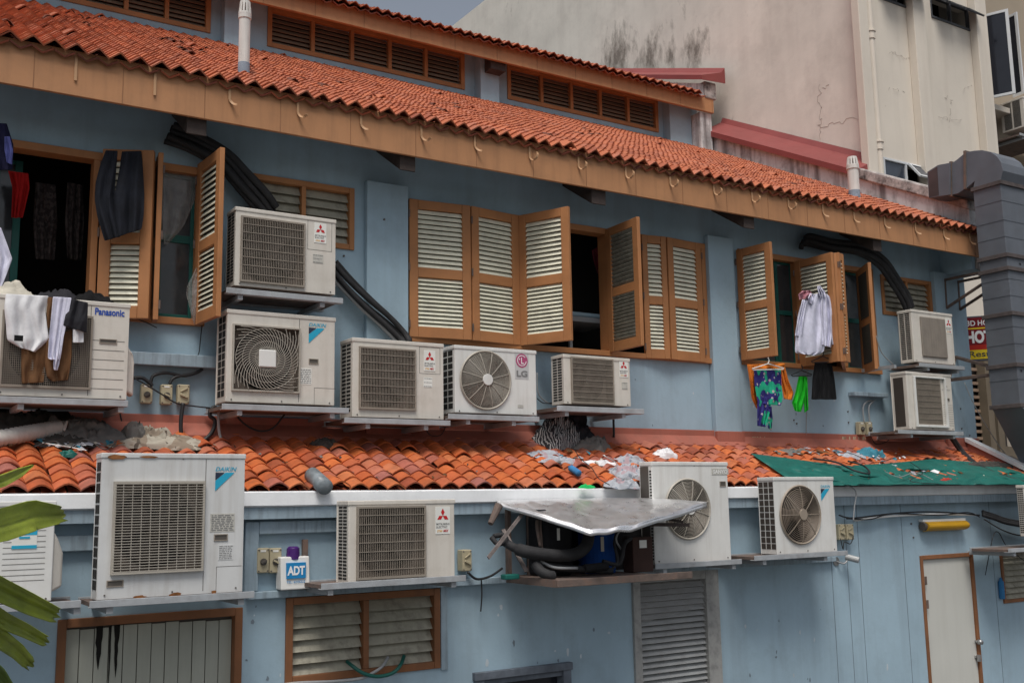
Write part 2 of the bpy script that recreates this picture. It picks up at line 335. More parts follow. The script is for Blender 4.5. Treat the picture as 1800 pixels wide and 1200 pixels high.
# ------------------------------------------------------------------ the blue building
shop = empty('shophouse', (6, YU, -2.75), 'pale blue two storey shophouse with orange tiled roofs, brown shutters and brown eaves', 'building')
wz = at(640, 320, YU).z
def tiles(x0, x1, ya, za, slope, length, pitch, course, h, jit, jz, amp=.5, skip=0, seed=1, th=.012):
    rnd = random.Random(seed); mb = MB(); c = math.cos(math.atan(slope)); s_ = math.sin(math.atan(slope))
    A = Vector((0, c, s_)); Nn = Vector((0, -s_, c)); n = int((x1 - x0) / pitch); rows = int(length / course) + 1
    prof = [(-.5, 0), (-.36, .42), (-.14, .9), (0, 1), (.14, .9), (.36, .42), (.5, 0)] if th < .013 else [(-.5, 0), (-.31, .38), (-.1, .84), (0, 1), (.1, .84), (.31, .38), (.5, 0)]
    for i in range(n):
        cx = x0 + (i + .5) * pitch; drift = rnd.uniform(-jit, jit)
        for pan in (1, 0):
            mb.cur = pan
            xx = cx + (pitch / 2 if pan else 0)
            for r in range(rows):
                wv = math.sin(i * .35 + r * .22) * amp * jit
                dx = drift + rnd.uniform(-jit, jit) * .5 + wv; lift = rnd.uniform(0, jz); L0 = r * course + rnd.uniform(-jit, jit); ln = course * 1.22
                if L0 + course > length: ln = max(length - L0, .01)
                tw = rnd.uniform(-jit, jit) * .6
                if rnd.random() < skip: lift += .02; tw += rnd.choice((-1, 1)) * .03
                o = Vector((xx + dx, ya, za)) + A * L0 + Nn * lift; wd = pitch * (.6 if not pan else .56)
                fr, bk, un = [], [], []
                for t, hh in prof:
                    if pan: z_f, z_b = h * .55 * (1 - hh) - h * .28, h * .55 * (1 - hh) - h * .28 - .008
                    else: z_f, z_b = h * hh * .8 + h * .3 + .012, h * hh * .8 + h * .3 - .004
                    fr.append(o + Vector((t * wd * 2 * .86, 0, 0)) + Nn * z_f); bk.append(o + A * ln + Vector((t * wd * 1.65 + tw, 0, 0)) + Nn * z_b); un.append(fr[-1] - Nn * th)
                F_ = [mb.V(p) for p in fr]; B_ = [mb.V(p) for p in bk]; U_ = [mb.V(p) for p in un]
                for k in range(6): mb.F(F_[k], F_[k + 1], B_[k + 1], B_[k]); mb.F(U_[k], U_[k + 1], F_[k + 1], F_[k])
    return mb
# openings of the upper wall
zW1b = at(300, 567, YU).z; zW2t = at(720, 352, YU).z
W1 = (at(-60, 300, YU).x, at(358, 300, YU).x, at(230, 562, YU).z, at(180, 273, YU).z)
W2 = (at(720, 500, YU).x, at(1239, 500, YU).x, at(720, 598, YU).z, at(720, 352, YU).z)
W3 = (at(1300, 500, YU).x, at(1537, 560, YU).x, at(1500, 653, YU).z, at(1360, 449, YU).z)
V1 = (at(440, 350, YU).x, at(621, 400, YU).x, at(600, 437, YU).z, at(621, 333, YU).z)
V2 = (at(1548, 500, YU).x, at(1636, 520, YU).x, at(1560, 553, YU).z, at(1550, 483, YU).z)
zband = .086 * YU; XEND = at(1712, 700, YU - .07).x
mb = MB(); holes_wall(mb, -1.5, XEND - .02, .3, roofz(YU) - .08, YU, YU + .2, [W1, W2, W3, V1, V2])
mb.build('upper_wall', 'blue_paint', shop)
mb = MB(); mb.box(-1.5, XEND - .03, YU + .9, YU + .95, .2, 3.4); mb.box(-1.5, XEND - .03, YU + .2, YU + .9, .25, .3); mb.box(-1.5, XEND - .03, YU + .2, YU + .9, 3.35, 3.4)
mb.box(-1.55, -1.5, YU + .2, YU + .9, .3, 3.35); mb.box(XEND - .08, XEND - .03, YU + .2, YU + .9, .3, 3.35); mb.build('interior', 'dark_room', shop)
# body behind, so the roofs stand on something
mb = MB(); mb.box(-1.5, XR + .38, YU + 1.0, YC - .2, -2.7, 3.2); mb.build('body', 'blue_paint', shop)
# pilasters
for px0, px1, top in ((645, 718, 320), (1248, 1292, 420), (1650, 1709, 472)):
    x0 = at(px0, 500, YU - .07).x; x1 = at(px1, 500, YU - .07).x
    if px0 == 1650: x1 = XEND; x0 = at(1651, 600, YU - .07).x
    mb = MB(); mb.box(x0, x1, YU - .07, YU - .003, .45, wz + (0 if px0 != 1650 else .0)); mb.build('pilaster', 'blue_paint', shop, bevel=.006)
    mb = MB(); mb.box(x0 - .012, x1 + (.012 if px0 != 1650 else 0), YU - .095, YU - .05, .44, zband - .01); mb.build('band_return', 'red_render', shop, bevel=.005)
# corbel of the party wall under the eave end
xc = at(1727, 470, YE + .1).x
mb = MB(); zc = at(1727, 476, YE + .1).z
mb.prism([(XR - .06, YU, zc), (XR - .06, YE + .1, zc), (XR - .06, YE + .06, ZE + .02), (XR - .06, YU, roofz(YU))], (.42, 0, 0)); mb.build('corbel', 'blue_paint', shop)
# red band and sloping apron over the lean-to tiles
YT = YU - .035; zt = leanz(YT) + .09
mb = MB(); mb.box(-1.5, XEND - .02, YT, YU - .002, zt - .1, zband)
mb.build('skirting', 'red_render', shop, bevel=.006)
mb = MB()
yA = YT - .1; zA = leanz(yA) + .065; n = 90
a = [mb.V((-1.5 + (XEND + 1.5) * i / n, YT - .001, zt + .035)) for i in range(n + 1)]; b = [mb.V((-1.5 + (XEND + 1.5) * i / n, yA + .012 * noise.noise(Vector((i * .9, 0, 0))), zA + .012 * noise.noise(Vector((i * .7, 3, 0))))) for i in range(n + 1)]
c = [mb.V(mb.v[k] - Vector((0, -.005, .035))) for k in b]
for i in range(n): mb.F(a[i], b[i], b[i + 1], a[i + 1]); mb.F(b[i], c[i], c[i + 1], b[i + 1])
mb.build('apron', 'red_render', shop)
# lean-to roof
XLR = at(1830, 850, YL).x
len1 = (YU - YG) / math.cos(math.atan(LS)) - .1
mb = tiles(-1.2, XEND - .1, YG + .03, leanz(YG + .03) - .005, LS, len1, .158, .135, .055, .010, .010, seed=4, skip=.05)
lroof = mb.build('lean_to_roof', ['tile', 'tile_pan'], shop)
mb = MB(); mb.poly([(-1.5, YG + .1, leanz(YG + .1) - .05), (XLR + 1, YG + .1, leanz(YG + .1) - .05), (XLR + 1, YU, leanz(YU) - .05), (-1.5, YU, leanz(YU) - .05)]); mb.build('roof_deck', 'tile_black', shop)
# verge flashing at the right end of the lean-to
mb = MB(); p0 = at(1702, 772, YU - .12); 
mb.prism([(p0.x - .05, YU - .1, p0.z - .03), (p0.x - .05, YU - .1, p0.z + .03), (p0.x - .05, YG, leanz(YG) + .12), (p0.x - .05, YG, leanz(YG) + .06)], (.13, 0, 0)); mb.build('verge_flashing', 'white_flashing', shop, bevel=.005)
mb = MB(); mb.prism([(p0.x - .03, YU - .12, p0.z - .2), (p0.x - .03, YU - .12, p0.z - .04), (p0.x - .03, YG + .02, leanz(YG) + .05), (p0.x - .03, YG + .02, leanz(YG) - .1)], (.06, 0, 0)); mb.build('verge_board', 'red_render', shop)
# gutter: white flashing over a grey board
zg1 = at(500, 863, YG).z; zg0 = at(500, 890, YG).z; zg2 = at(500, 911, YG + .02).z
mb = MB(); n = 60; xs = [-1.5 + (XLR + 2.5) * i / n for i in range(n + 1)]
prof = [(YG + .1, zg1 - .02), (YG + .02, zg1 + .002), (YG, zg1 - .008), (YG - .004, zg0 + .01), (YG + .012, zg0)]
R_ = [[mb.V((x, y + .003 * noise.noise(Vector((x * 3, j, 0))), z + .004 * noise.noise(Vector((x * 1.7, j, 5))))) for j, (y, z) in enumerate(prof)] for x in xs]
for a, b in zip(R_, R_[1:]):
    for j in range(len(prof) - 1): mb.F(a[j], a[j + 1], b[j + 1], b[j])
mb.build('gutter_flashing', 'white_flashing', shop)
mb = MB(); mb.box(-1.5, XLR + 1, YG + .018, YL - .001, zg2, zg0 + .01); mb.build('gutter_board', 'blue_trim', shop)
# lower wall
DW = rect((1617, 978), (1737, 1330), YL)
PD = rect((104, 1095), (410, 1700), YL); PD = (PD[0], PD[1], -2.7, at(412, 1070, YL).z)
LV = rect((503, 1052), (772, 1172), YL); LV = (LV[0], LV[1], LV[2], at(640, 1042, YL).z)
SW = rect((836, 1186), (1000, 1330), YL); SW = (SW[0], SW[1], SW[2], at(1000, 1165, YL).z)
GD = rect((1112, 1014), (1268, 1300), YL); GD = (GD[0], GD[1], -2.7, at(1200, 1007, YL).z)
V3 = rect((1756, 966), (1830, 1052), YL)
NI = (at(452, 930, YL).x, at(596, 930, YL).x, at(452, 1040, YL).z, at(452, 936, YL).z)
NJ = (at(96, 980, YL).x, at(167, 980, YL).x, at(140, 1046, YL).z, at(140, 966, YL).z)
DW = (DW[0], DW[1], -2.7, DW[3])
mb = MB(); holes_wall(mb, -1.5, XLR + 1, -2.75, zg2 + .05, YL, YL + .2, [DW, PD, LV, SW, GD, V3])
mb.build('lower_wall', 'blue_paint', shop)
mb = MB(); mb.box(-1.5, XLR + 1, YL + .5, YL + .55, -2.7, .1); mb.box(-1.5, XLR + 1, YL + .2, YL + .5, -.02, .0); mb.box(-1.5, -1.45, YL + .2, YL + .5, -2.7, -.03); mb.box(XLR + .9, XLR + .95, YL + .2, YL + .5, -2.7, -.03); mb.build('lower_interior', 'dark_room', shop)
# panel joints of the lower wall on the right
mat('seam_blue', (.17, .21, .25), .8)
for px in (1462, 1490, 1512, 1590, 1747):
    q = at(px, 1000, YL); mb = MB(); mb.box(q.x - .003, q.x + .003, YL - .0025, YL + .002, -2.7, zg2 - .001); mb.build('wall_joint', 'seam_blue', shop)
# string ledge and raised frames round the niches
zl1 = at(450, 1040, YL - .06).z; zl0 = at(450, 1053, YL - .06).z
mb = MB(); mb.box(at(432, 1040, YL).x, at(1462, 980, YL).x, YL - .06, YL - .001, zl0, zl1); mb.build('ledge', 'blue_trim', shop, bevel=.005)
def niche(pxl, pxr, pt, pb, w=.1, top=.09):
    x0 = at(pxl, pt, YL - .05).x; x1 = at(pxr, pt, YL - .05).x; z1 = at(pxl, pt, YL - .05).z; z0 = at(pxl, pb, YL - .05).z
    mb = MB(); mb.box(x0, x0 + w, YL - .05, YL - .002, z0, z1); mb.box(x0 + w + .001, x1, YL - .05, YL - .002, z1 - top, z1)
    mb.build('niche_frame', 'blue_trim', shop, bevel=.006)
niche(432, 640, 917, 1040)
mb = MB(); q = rect((96, 942), (200, 966), YL - .05); mb.box(q[0] - 1, q[1], YL - .05, YL - .002, q[2], q[3]); mb.build('niche_frame', 'blue_trim', shop, bevel=.006)
# main roof
XL0 = -1.5
yR, zR = YE - .035, roofz(YE - .035) + .012
lenm = (YC - yR) / math.cos(math.atan(RS))
mb = tiles(XL0, XR - .02, yR, zR - .012, RS, lenm, .149, .1, .07, .006, .006, amp=1.5, seed=9, skip=.004, th=.014)
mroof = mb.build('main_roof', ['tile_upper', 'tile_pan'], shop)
mb = MB(); mb.prism([(XL0, YE + .032, ZE - .075), (XL0, YC, roofz(YC) - .075), (XL0, YC, roofz(YC) - .035), (XL0, YE + .032, ZE - .035)], (XR - XL0, 0, 0)); mb.build('soffit', 'blue_paint', shop)
# loose and lifted tiles, dark slipped pieces
zf0 = .3797 * YE
mb = MB(); mb.box(XL0, XR, YE, YE + .03, zf0, ZE + .035); f = mb.build('fascia', 'fascia_timber', shop, bevel=.004)
mat('seam_brown', (.28, .14, .07), .8)
for i, x in enumerate([x_ * .62 + XL0 for x_ in range(23)]): mb = MB(); mb.box(x - .003, x + .003, YE - .0025, YE + .001, zf0 + .003, ZE - .03); mb.build('fascia_joint', 'seam_brown', shop)
# old gutter hooks on the fascia
for i, (px, py, sty) in enumerate([(134, 108, 0), (273, 133, 0), (404, 160, 1), (524, 186, 2), (635, 205, 1), (741, 228, 2), (835, 247, 1), (931, 262, 3), (1017, 281, 3), (1100, 296, 3), (1178, 310, 3), (1255, 330, 3), (1322, 340, 3), (1386, 352, 3), (1447, 372, 1), (1502, 385, 1), (1556, 398, 1), (1610, 408, 1), (1660, 418, 1), (1706, 425, 1)]):
    q = at(px, py, YE - .012); mb = MB(); zt_ = ZE - .02; P_ = []
    dep = .15
    if sty == 0: P_ = [(q.x, YE - .008, zt_), (q.x, YE - .012, zt_ - .18)]
    else:
        R0 = .04 if sty == 3 else .048; tot = {1: 1.5, 2: 2.4, 3: 4.3}[sty]
        P_ = [(q.x, YE - .008, zt_), (q.x, YE - .01, zt_ - .1)]
        for k in range(1, 9):
            a = tot * k / 8; P_.append((q.x + .006 * k, YE - .01 - R0 * (1 - math.cos(a)), zt_ - .1 - R0 * math.sin(a)))
    for a, b in zip(P_, P_[1:]): mb.bar(a, b, .02, .005, up=(0, -1, .01))
    mb.build('gutter_hook', 'fascia_hook' if 'fascia_hook' in MATS else mat('fascia_hook', (.48, .28, .15), .6, dirt=.2), shop)
# rafter tails
for px, py, wpx in ((345, 238, 34), (716, 301, 26), (1052, 360, 24), (1316, 402, 18), (1542, 442, 14)):
    q = at(px, py, YE + .06); w2 = (at(px + wpx / 2, py, YE + .06).x - at(px - wpx / 2, py, YE + .06).x) / 2
    z0 = q.z; h = .2; L = YU - YE - .07
    mb = MB(); mb.prism([(q.x - w2, YE + .06, z0), (q.x - w2, YU - .002, z0 + RS * 1.25 * L), (q.x - w2, YU - .002, z0 + h + RS * 1.25 * L), (q.x - w2, YE + .06, z0 + h)], (2 * w2, 0, 0))
    mb.mat(1).box(q.x - w2 - .002, q.x + w2 + .002, YE + .05, YE + .0585, z0 + .003, z0 + h - .02)
    mb.build('rafter_tail', ['dark_timber', 'dark_timber'], shop, bevel=.003)
# timber louvre windows
def louvre(r, Y, npan, nsl, fw=.05, slat='cream_slat', frame='brown_timber', seams=None, tilt=.55, depth=.09, name='louvre_window', frot=.02, label=None):
    x0, x1, z0, z1 = r; mb = MB()
    g = .004; mb.box(x0 - g, x0 + fw, Y - frot, Y + .06, z0 - g, z1 + g); mb.box(x1 - fw, x1 + g, Y - frot, Y + .06, z0 - g, z1 + g)
    mb.box(x0 + fw + .001, x1 - fw - .001, Y - frot + .002, Y + .06, z1 - fw, z1 + g); mb.box(x0 + fw + .001, x1 - fw - .001, Y - frot + .002, Y + .06, z0 - g, z0 + fw)
    fr = mb.build(name, frame, shop, bevel=.004)
    if label: fr['label'] = label
    xs = [x0 + fw + (x1 - x0 - 2 * fw) * i / npan for i in range(npan + 1)]
    for x in xs[1:-1]:
        mb = MB(); mb.box(x - fw * .45, x + fw * .45, Y - frot + .004, Y + .06, z0 + fw + .001, z1 - fw - .001)
        mb.build('mullion', frame, fr, bevel=.003)
    for i in range(npan):
        mb = MB(); a, b = xs[i] + fw * .5 * (i > 0), xs[i + 1] - fw * .5 * (i < npan - 1); p = (z1 - z0 - 2 * fw) / nsl
        for k in range(nsl):
            zc_ = z0 + fw + p * (k + .5); hh = p * .56
            mb.prism([(a, Y + .012, zc_ - hh), (a, Y + .012 + depth * tilt, zc_ + hh), (a, Y + .024 + depth * tilt, zc_ + hh), (a, Y + .026, zc_ - hh)], (b - a, 0, 0))
        mb.build('slats', slat, fr)
    return fr
louvre(V1, YU, 2, 6, .045, 'dirty_slat'); louvre(V2, YU, 2, 6, .045, 'dirty_slat')
louvre(LV, YL, 2, 6, .05, 'dirty_slat', 'brown_dark', depth=.12); louvre((V3[0], V3[1], V3[2], V3[3]), YL, 1, 8, .035, 'dirty_slat', 'brown_dark')
q = (LV[1] + .012, LV[1] + .07); mb = MB(); mb.box(q[0], q[1], YL - .015, YL - .001, LV[2] - .02, LV[3] + .02); mb.build('window_reveal', 'blue_trim', shop)
# window frames of the upper floor and the green casements inside
def wframe(r, Y, fw, mull=(), rail=None, mt='brown_timber', name='window'):
    x0, x1, z0, z1 = r; mb = MB()
    mb.box(x0 - .01, x0 + fw, Y - .02, Y + .12, z0, z1); mb.box(x1 - fw, x1 + .01, Y - .02, Y + .12, z0, z1)
    mb.box(x0 - .01, x1 + .01, Y - .024, Y + .12, z1 - fw, z1 + .012); mb.box(x0 - .03, x1 + .03, Y - .045, Y + .12, z0 - .015, z0 + fw * .8)
    for m in mull: mb.box(m - fw / 2, m + fw / 2, Y - .02, Y + .12, z0 + fw, z1 - fw)
    return mb.build(name, mt, shop, bevel=.004)
def casement(par, x0, x1, z0, z1, Y, rails=(.28, .66), sw=.055, pane='pane_glass', lean_=0):
    mb = MB(); mb.box(x0, x0 + sw, Y, Y + .04, z0, z1); mb.box(x1 - sw, x1, Y, Y + .04, z0, z1)
    for t in (0, *rails, 1):
        zc_ = z0 + (z1 - z0) * t; lo = max(zc_ - sw * .6, z0); hi = min(zc_ + sw * .6, z1); mb.box(x0 + sw + .001, x1 - sw - .001, Y + .002, Y + .038, lo, hi)
    mb.build('casement', 'green_frame', par, bevel=.003)
    mb = MB(); mb.box(x0 + sw * .8, x1 - sw * .8, Y + .015, Y + .021, z0 + .01, z1 - .01); mb.build('pane', pane, par)
X = lambda px, py, Y=YU: at(px, py, Y).x
w1 = wframe(W1, YU, .05, (X(166, 400), X(268, 420)))
casement(w1, X(272, 420, YU + .06), X(346, 420, YU + .06), W1[2] + .05, W1[3] - .05, YU + .06, (.55,))
casement(w1, X(-20, 420, YU + .3), X(34, 420, YU + .3), W1[2], W1[3] - .05, YU + .3, (.4,))
w2 = wframe(W2, YU, .05, (X(912, 500), X(1068, 500)))
casement(w2, X(1063, 500, YU + .13), X(1063, 500, YU + .13) + .06, W2[2] + .04, W2[3] - .05, YU + .13, ())
w3 = wframe(W3, YU, .05, (X(1399, 500), X(1480, 540)))
casement(w3, X(1366, 560, YU + .05), X(1398, 560, YU + .05), W3[2] + .04, W3[3] - .05, YU + .05, (.5,), .045)
casement(w3, X(1322, 560, YU + .05), X(1365, 560, YU + .05), W3[2] + .04, W3[3] - .05, YU + .05, (.5,), .045)
casement(w3, X(1484, 560, YU + .05), X(1516, 560, YU + .05), W3[2] + .04, W3[3] - .05, YU + .05, (.5,), .045)
# shutters: hinge edge on the wall, free edge measured from its foot
YH = YU - .03
def shutter(hb, fb, top, nsl=11, slat='cream_slat', t=.04, Yh=YH, hinge='left', sw=None, double=False, label=None, back=False, z0=None):
    h = at(*hb, Yh) if not isinstance(hb, Vector) else hb
    f = atz(fb[0], fb[1], h.z) if not isinstance(fb, Vector) else fb
    z0 = h.z if z0 is None else z0; z1 = top; u = Vector((f.x - h.x, f.y - h.y, 0)); W = u.length; u.normalize(); nrm = Vector((u.y, -u.x, 0))   # towards the street
    if nrm.y > 0: nrm = -nrm
    sw = sw or min(.085, W * .22); H = z1 - z0; mid = H * .47
    mb = MB().frame((h.x, h.y, z0), u, nrm, (0, 0, 1))
    mb.box(0, sw, -t / 2, t / 2, 0, H); mb.box(W - sw, W, -t / 2, t / 2, 0, H)
    for a, b in ((0, .1), (mid - .045, mid + .045), (H - .085, H)): mb.box(sw + .001, W - sw - .001, -t / 2 + .002, t / 2 - .002, a, b)
    sh = mb.build('shutter', 'brown_timber', shop, bevel=.004)
    if label: sh['label'] = label
    for a, b in ((.1, mid - .045), (mid + .045, H - .085)):
        mb = MB().frame((h.x, h.y, z0), u, nrm, (0, 0, 1)); n_ = nsl; p = (b - a) / n_
        for k in range(n_):
            zc_ = a + p * (k + .5)
            s_ = 1
            mb.prism([(sw - .004, s_ * .015, zc_ - p * .44), (sw - .004, -s_ * .012, zc_ + p * .42), (sw - .004, -s_ * .012 - .006, zc_ + p * .42 - .004), (sw - .004, s_ * .009, zc_ - p * .5)], (W - 2 * sw + .008, 0, 0))
        mb.mat(1).box(sw - .003, W - sw + .003, -t / 2 + .001, -t / 2 + .003, a, b) if not back else None  # dark sheet added behind the slats, painting in the shade of the gaps
        mb.build('louvre_panel', [slat, 'slat_gap_shade'], sh)
    mb = MB().frame((h.x, h.y, z0), u, nrm, (0, 0, 1))
    for zz in (.12, H * .5, H - .14):
        mb = MB().frame((h.x, h.y, z0), u, nrm, (0, 0, 1)); mb.cyl((-.004, t / 2 + .006, zz - .035), (-.004, t / 2 + .006, zz + .035), .009, 8)
        mb.build('hinge', 'rusty', sh)
    return h, f
mat('slat_gap_shade', (.05, .05, .045), .9, var=.2)
t1 = at(353, 290, YH).z; t2 = zW2t + .0; t3 = at(1402, 461, YH).z
b1 = at(345, 573, YH).z
h = at(170, 552, YH); h.z = at(343, 573, YH).z
f = at(262, 552, YH - .16); f.z = h.z
shutter(Vector((h.x, h.y, b1)), Vector((f.x, f.y, b1)), t1, 11, t=.06)
f2 = at(271, 552, YH - .16); shutter(Vector((f.x + .05, f.y + .0, b1)), Vector((f.x + .07, YH, b1)), t1, 11)
shutter((343, 573), (384, 556), t1, 12)
a_, o1 = shutter((719, 592), (828, 598), t2, 12)
hh_ = at(913, 607, YH); o2 = Vector((o1.x + .01, o1.y, hh_.z)); shutter(o2, Vector((hh_.x, YH, hh_.z)), t2, 12)
shutter((916, 608), (1006, 598), t2, 12)
shutter((1073, 620), (1130, 607), t2, 13, slat='old_glass_slat', back=True, label='half open shutter with smeared translucent slats')
hz = at(1235, 637, YH).z
shutter(Vector((X(1134, 625, YH), YH - .0, hz)), Vector((X(1177, 627, YH - .05), YH - .05, hz)), t2, 12); shutter(Vector((X(1238, 627, YH), YH, hz)), Vector((X(1179, 627, YH - .05), YH - .05, hz)), t2, 12)
shutter((1305, 634), (1366, 625), at(1297, 440, YH).z, 12)
l8h, l8f = shutter((1408, 645), (1475, 635), t3, 12)
shutter(Vector((l8f.x + .05, l8f.y, l8h.z)), Vector((X(1484, 640, YH), YH, l8h.z)), t3, 12); shutter(Vector((l8f.x + .06, l8f.y - .02, l8h.z)), Vector((l8f.x + .2, l8f.y + .03, l8h.z)), t3, 12, sw=.05)
shutter((1519, 657), (1541, 648), t3, 12)
# bed frame seen through the open window
bx = empty('bunk_bed', (X(1030, 560, YU + .35), YU + .4, at(1005, 700, YU + .3).z), 'grey metal bunk frame with pale blue mattress just inside the open middle window', 'bed')
q = rect((990, 545), (1062, 560), YU + .3)
mb = MB(); mb.box(q[0], q[1] + .1, YU + .3, YU + .8, q[2], q[3]); mb.build('mattress', mat('mattress', (.3, .42, .5), .8), bx, bevel=.02)
mb = MB(); mb.box(q[0], q[1] + .1, YU + .28, YU + .82, q[2] - .06, q[2] - .005); mb.build('bed_rail', mat('bed_grey', (.28, .3, .32), .5), bx, bevel=.004)
mb = MB(); mb.box(q[0] + .08, q[0] + .11, YU + .3, YU + .33, q[2] - .35, q[2] - .061); mb.build('post', 'bed_grey', bx)
# doors and windows of the lower wall
mb = MB(); x0, x1, z0, z1 = PD; fw = .045
mb.box(x0 - .01, x0 + fw, YL - .02, YL + .1, z0, z1 + .01); mb.box(x1 - fw, x1 + .01, YL - .02, YL + .1, z0, z1 + .01); mb.box(x0 + fw, x1 - fw, YL - .022, YL + .1, z1 - fw, z1 + .012)
pd = mb.build('plank_door', 'brown_dark', shop, bevel=.005)
mb = MB(); mb.box(x0 + fw, x1 - fw, YL + .07, YL + .09, z0, z1 - fw)
mb.build('door_back', 'seam', pd)
n_ = 12; xs = [x0 + fw + (x1 - x0 - 2 * fw) * i / n_ for i in range(n_ + 1)]
for i in range(n_):
    mb = MB(); zt_ = z1 - fw - random.uniform(.012, .03)
    mb.box(xs[i] + .003, xs[i + 1] - .003, YL + .05 + random.uniform(0, .004), YL + .068, z0, zt_)
    mb.build('plank', 'plank', pd)
for cx, w_, L in ((xs[2] + .03, .03, .28), (xs[3] + .05, .02, .34), (xs[2] + .1, .008, .42)):
    mb = MB(); P_ = [(cx - w_ * (1 - k / 8) ** .6 * random.uniform(.6, 1.1), YL + .047, z1 - fw - .01 - L * k / 8) for k in range(9)] + [(cx + w_ * (1 - k / 8) ** .6 * random.uniform(.5, 1.1) + .001, YL + .047, z1 - fw - .01 - L * k / 8) for k in range(8, -1, -1)]
    mb.poly(P_); mb.build('rot_hole', 'dark_room', pd)
x0, x1, z0, z1 = DW; mb = MB(); fw = .032
mb.box(x0 - .01, x0 + fw, YL - .015, YL + .1, z0, z1 + .01); mb.box(x1 - fw, x1 + .01, YL - .015, YL + .1, z0, z1 + .01); mb.box(x0 + fw, x1 - fw, YL - .017, YL + .1, z1 - fw, z1 + .012)
wd = mb.build('white_door', 'brown_dark', shop, bevel=.004)
mb = MB(); mb.box(x0 + fw + .004, x1 - fw - .004, YL + .01, YL + .05, z0 + .02, z1 - fw - .004); mb.build('door_leaf', 'white_door', wd, bevel=.003)
q = at(1716, 1127, YL); mb = MB(); mb.cyl((q.x, YL + .01, q.z), (q.x, YL - .035, q.z), .016, 12); mb.cyl((q.x, YL - .03, q.z), (q.x, YL - .075, q.z), .032, 16, .024); mb.build('door_knob', 'steel', wd, smooth=True)
q = at(1717, 1153, YL); mb = MB(); mb.box(q.x - .03, q.x + .06, YL - .012, YL + .01, q.z - .012, q.z + .012); mb.cyl((q.x, YL - .025, q.z + .02), (q.x, YL - .025, q.z - .05), .022, 12); mb.build('padlock', 'steel', wd)
mb = MB()
for zz in (.3, .55): mb.box(x0 + .03, x0 + .06, YL - .024, YL - .016, z1 - zz, z1 - zz + .09)
mb.build('hinge', 'rusty', wd)
x0, x1, z0, z1 = SW; mb = MB(); fw = .06; mat('grey_blue_frame', (.12, .14, .17), .7, var=.3, vs=9, dirt=.3)
mb.box(x0 - .02, x0 + fw, YL - .04, YL + .1, z0, z1); mb.box(x1 - fw, x1 + .02, YL - .04, YL + .1, z0, z1); mb.box(x0 - .03, x1 + .03, YL - .05, YL + .1, z1 - .045, z1 + .015); mb.box(x0 + fw + .001, x1 - fw - .001, YL - .02, YL + .06, z1 - .09, z1 - .05)
sw_ = mb.build('small_window', 'grey_blue_frame', shop, bevel=.004)
mb = MB(); mb.box(x0, x1, YL + .06, YL + .07, z0, z1 - .04); mb.build('pane', 'dark_pane', sw_)
# grey metal louvre door with its film-wrapped frame
x0, x1, z0, z1 = GD; mb = MB(); fw = .13
mb.box(x0 - .02, x0 + .06, YL - .03, YL + .06, z0, z1 + .02); mb.box(x1 - fw, x1 + .03, YL - .03, YL + .06, z0, z1 + .02); mb.box(x0 + .06, x1 - fw, YL - .028, YL + .06, z1 - .06, z1 + .022)
gd = mb.build('louvre_door', mat('film_frame', (.33, .33, .32), .4, var=.3, vs=14, dirt=.35, ds=14, dcol=(.15, .14, .13), bump=.5, bs=30), shop, bevel=.006)
mb = MB(); a, b = x0 + .062, x1 - fw - .002; zz = z1 - .07; p = .052
mb.box(a, b, YL + .045, YL + .05, z0, z1 - .061)
mb.build('louvre_back', 'seam', gd)
mb = MB()
while zz > z0 + .2: mb.prism([(a, YL - .005, zz - p), (a, YL + .035, zz - .012), (a, YL + .041, zz - .016), (a, YL + .002, zz - p - .003)], (b - a, 0, 0)); zz -= p
mb.build('slats', 'grey_louvre', gd)
mb = MB(); n_ = 14; zt_ = z1 - .065
for i in range(n_):
    for j in range(8):
        P = []
        for ii, jj in ((i, j), (i + 1, j), (i + 1, j + 1), (i, j + 1)):
            u_, v_ = ii / n_, jj / 8; ed = .05 * noise.noise(Vector((u_ * 4, 0, 2))) if jj == 8 else 0
            P.append((a + (b - a) * u_, YL - .012 + .012 * noise.noise(Vector((u_ * 9, v_ * 7, 0))), zt_ - v_ * (.34 - .1 * u_) + ed))
        mb.poly(P)
mb.build('plastic_film', 'plastic_film', gd, smooth=True)
# ---- clerestory
zc0 = roofz(YC) - .05; zcf0 = .5155 * YCE; zcf1 = zcf0 + .24
C1 = (at(60, 0, YC).x, at(369, 55, YC).x, at(369, 55, YC).z, at(120, 0, YC).z + .42)
C2 = rect((471, 12), (816, 158), YC); C3 = rect((891, 113), (1157, 233), YC); ct = .2 + C2[3] - .2
C1 = (C1[0], C1[1], C2[2], C2[3])
mb = MB(); holes_wall(mb, XL0, XR, zc0, zcf0 + .35, YC, YC + .2, [C1, C2, C3]); mb.build('clerestory_wall', 'blue_paint', shop)
mb = MB(); mb.box(XL0, XR, YC + .6, YC + .62, zc0, zcf0 + .4); mb.build('clerestory_interior', 'dark_room', shop)
for r, n_ in ((C1, 4), (C2, 5), (C3, 5)): louvre(r, YC, n_, 7, .06, 'dark_slat', depth=.11, name='clerestory_window')
for a, b, p in ((395, 425, 40), (845, 877, 140), (1178, 1215, 220)):
    mb = MB(); mb.box(at(a, p, YC - .18).x, at(b, p, YC - .18).x, YC - .18, YC - .002, zc0 - .2, zcf0 + .3); mb.build('clerestory_pilaster', 'blue_paint', shop)
XF = .9658 * YCE
mb = MB(); mb.box(XL0, XF, YCE, YCE + .05, zcf0, zcf1 + .02); mb.build('clerestory_fascia', 'fascia_timber', shop, bevel=.004)
for k in range(20): x = XL0 + k * .72; mb = MB(); mb.box(x - .004, x + .004, YCE - .003, YCE + .001, zcf0 + .003, zcf1 - .02); mb.build('fascia_joint', 'seam_brown', shop)
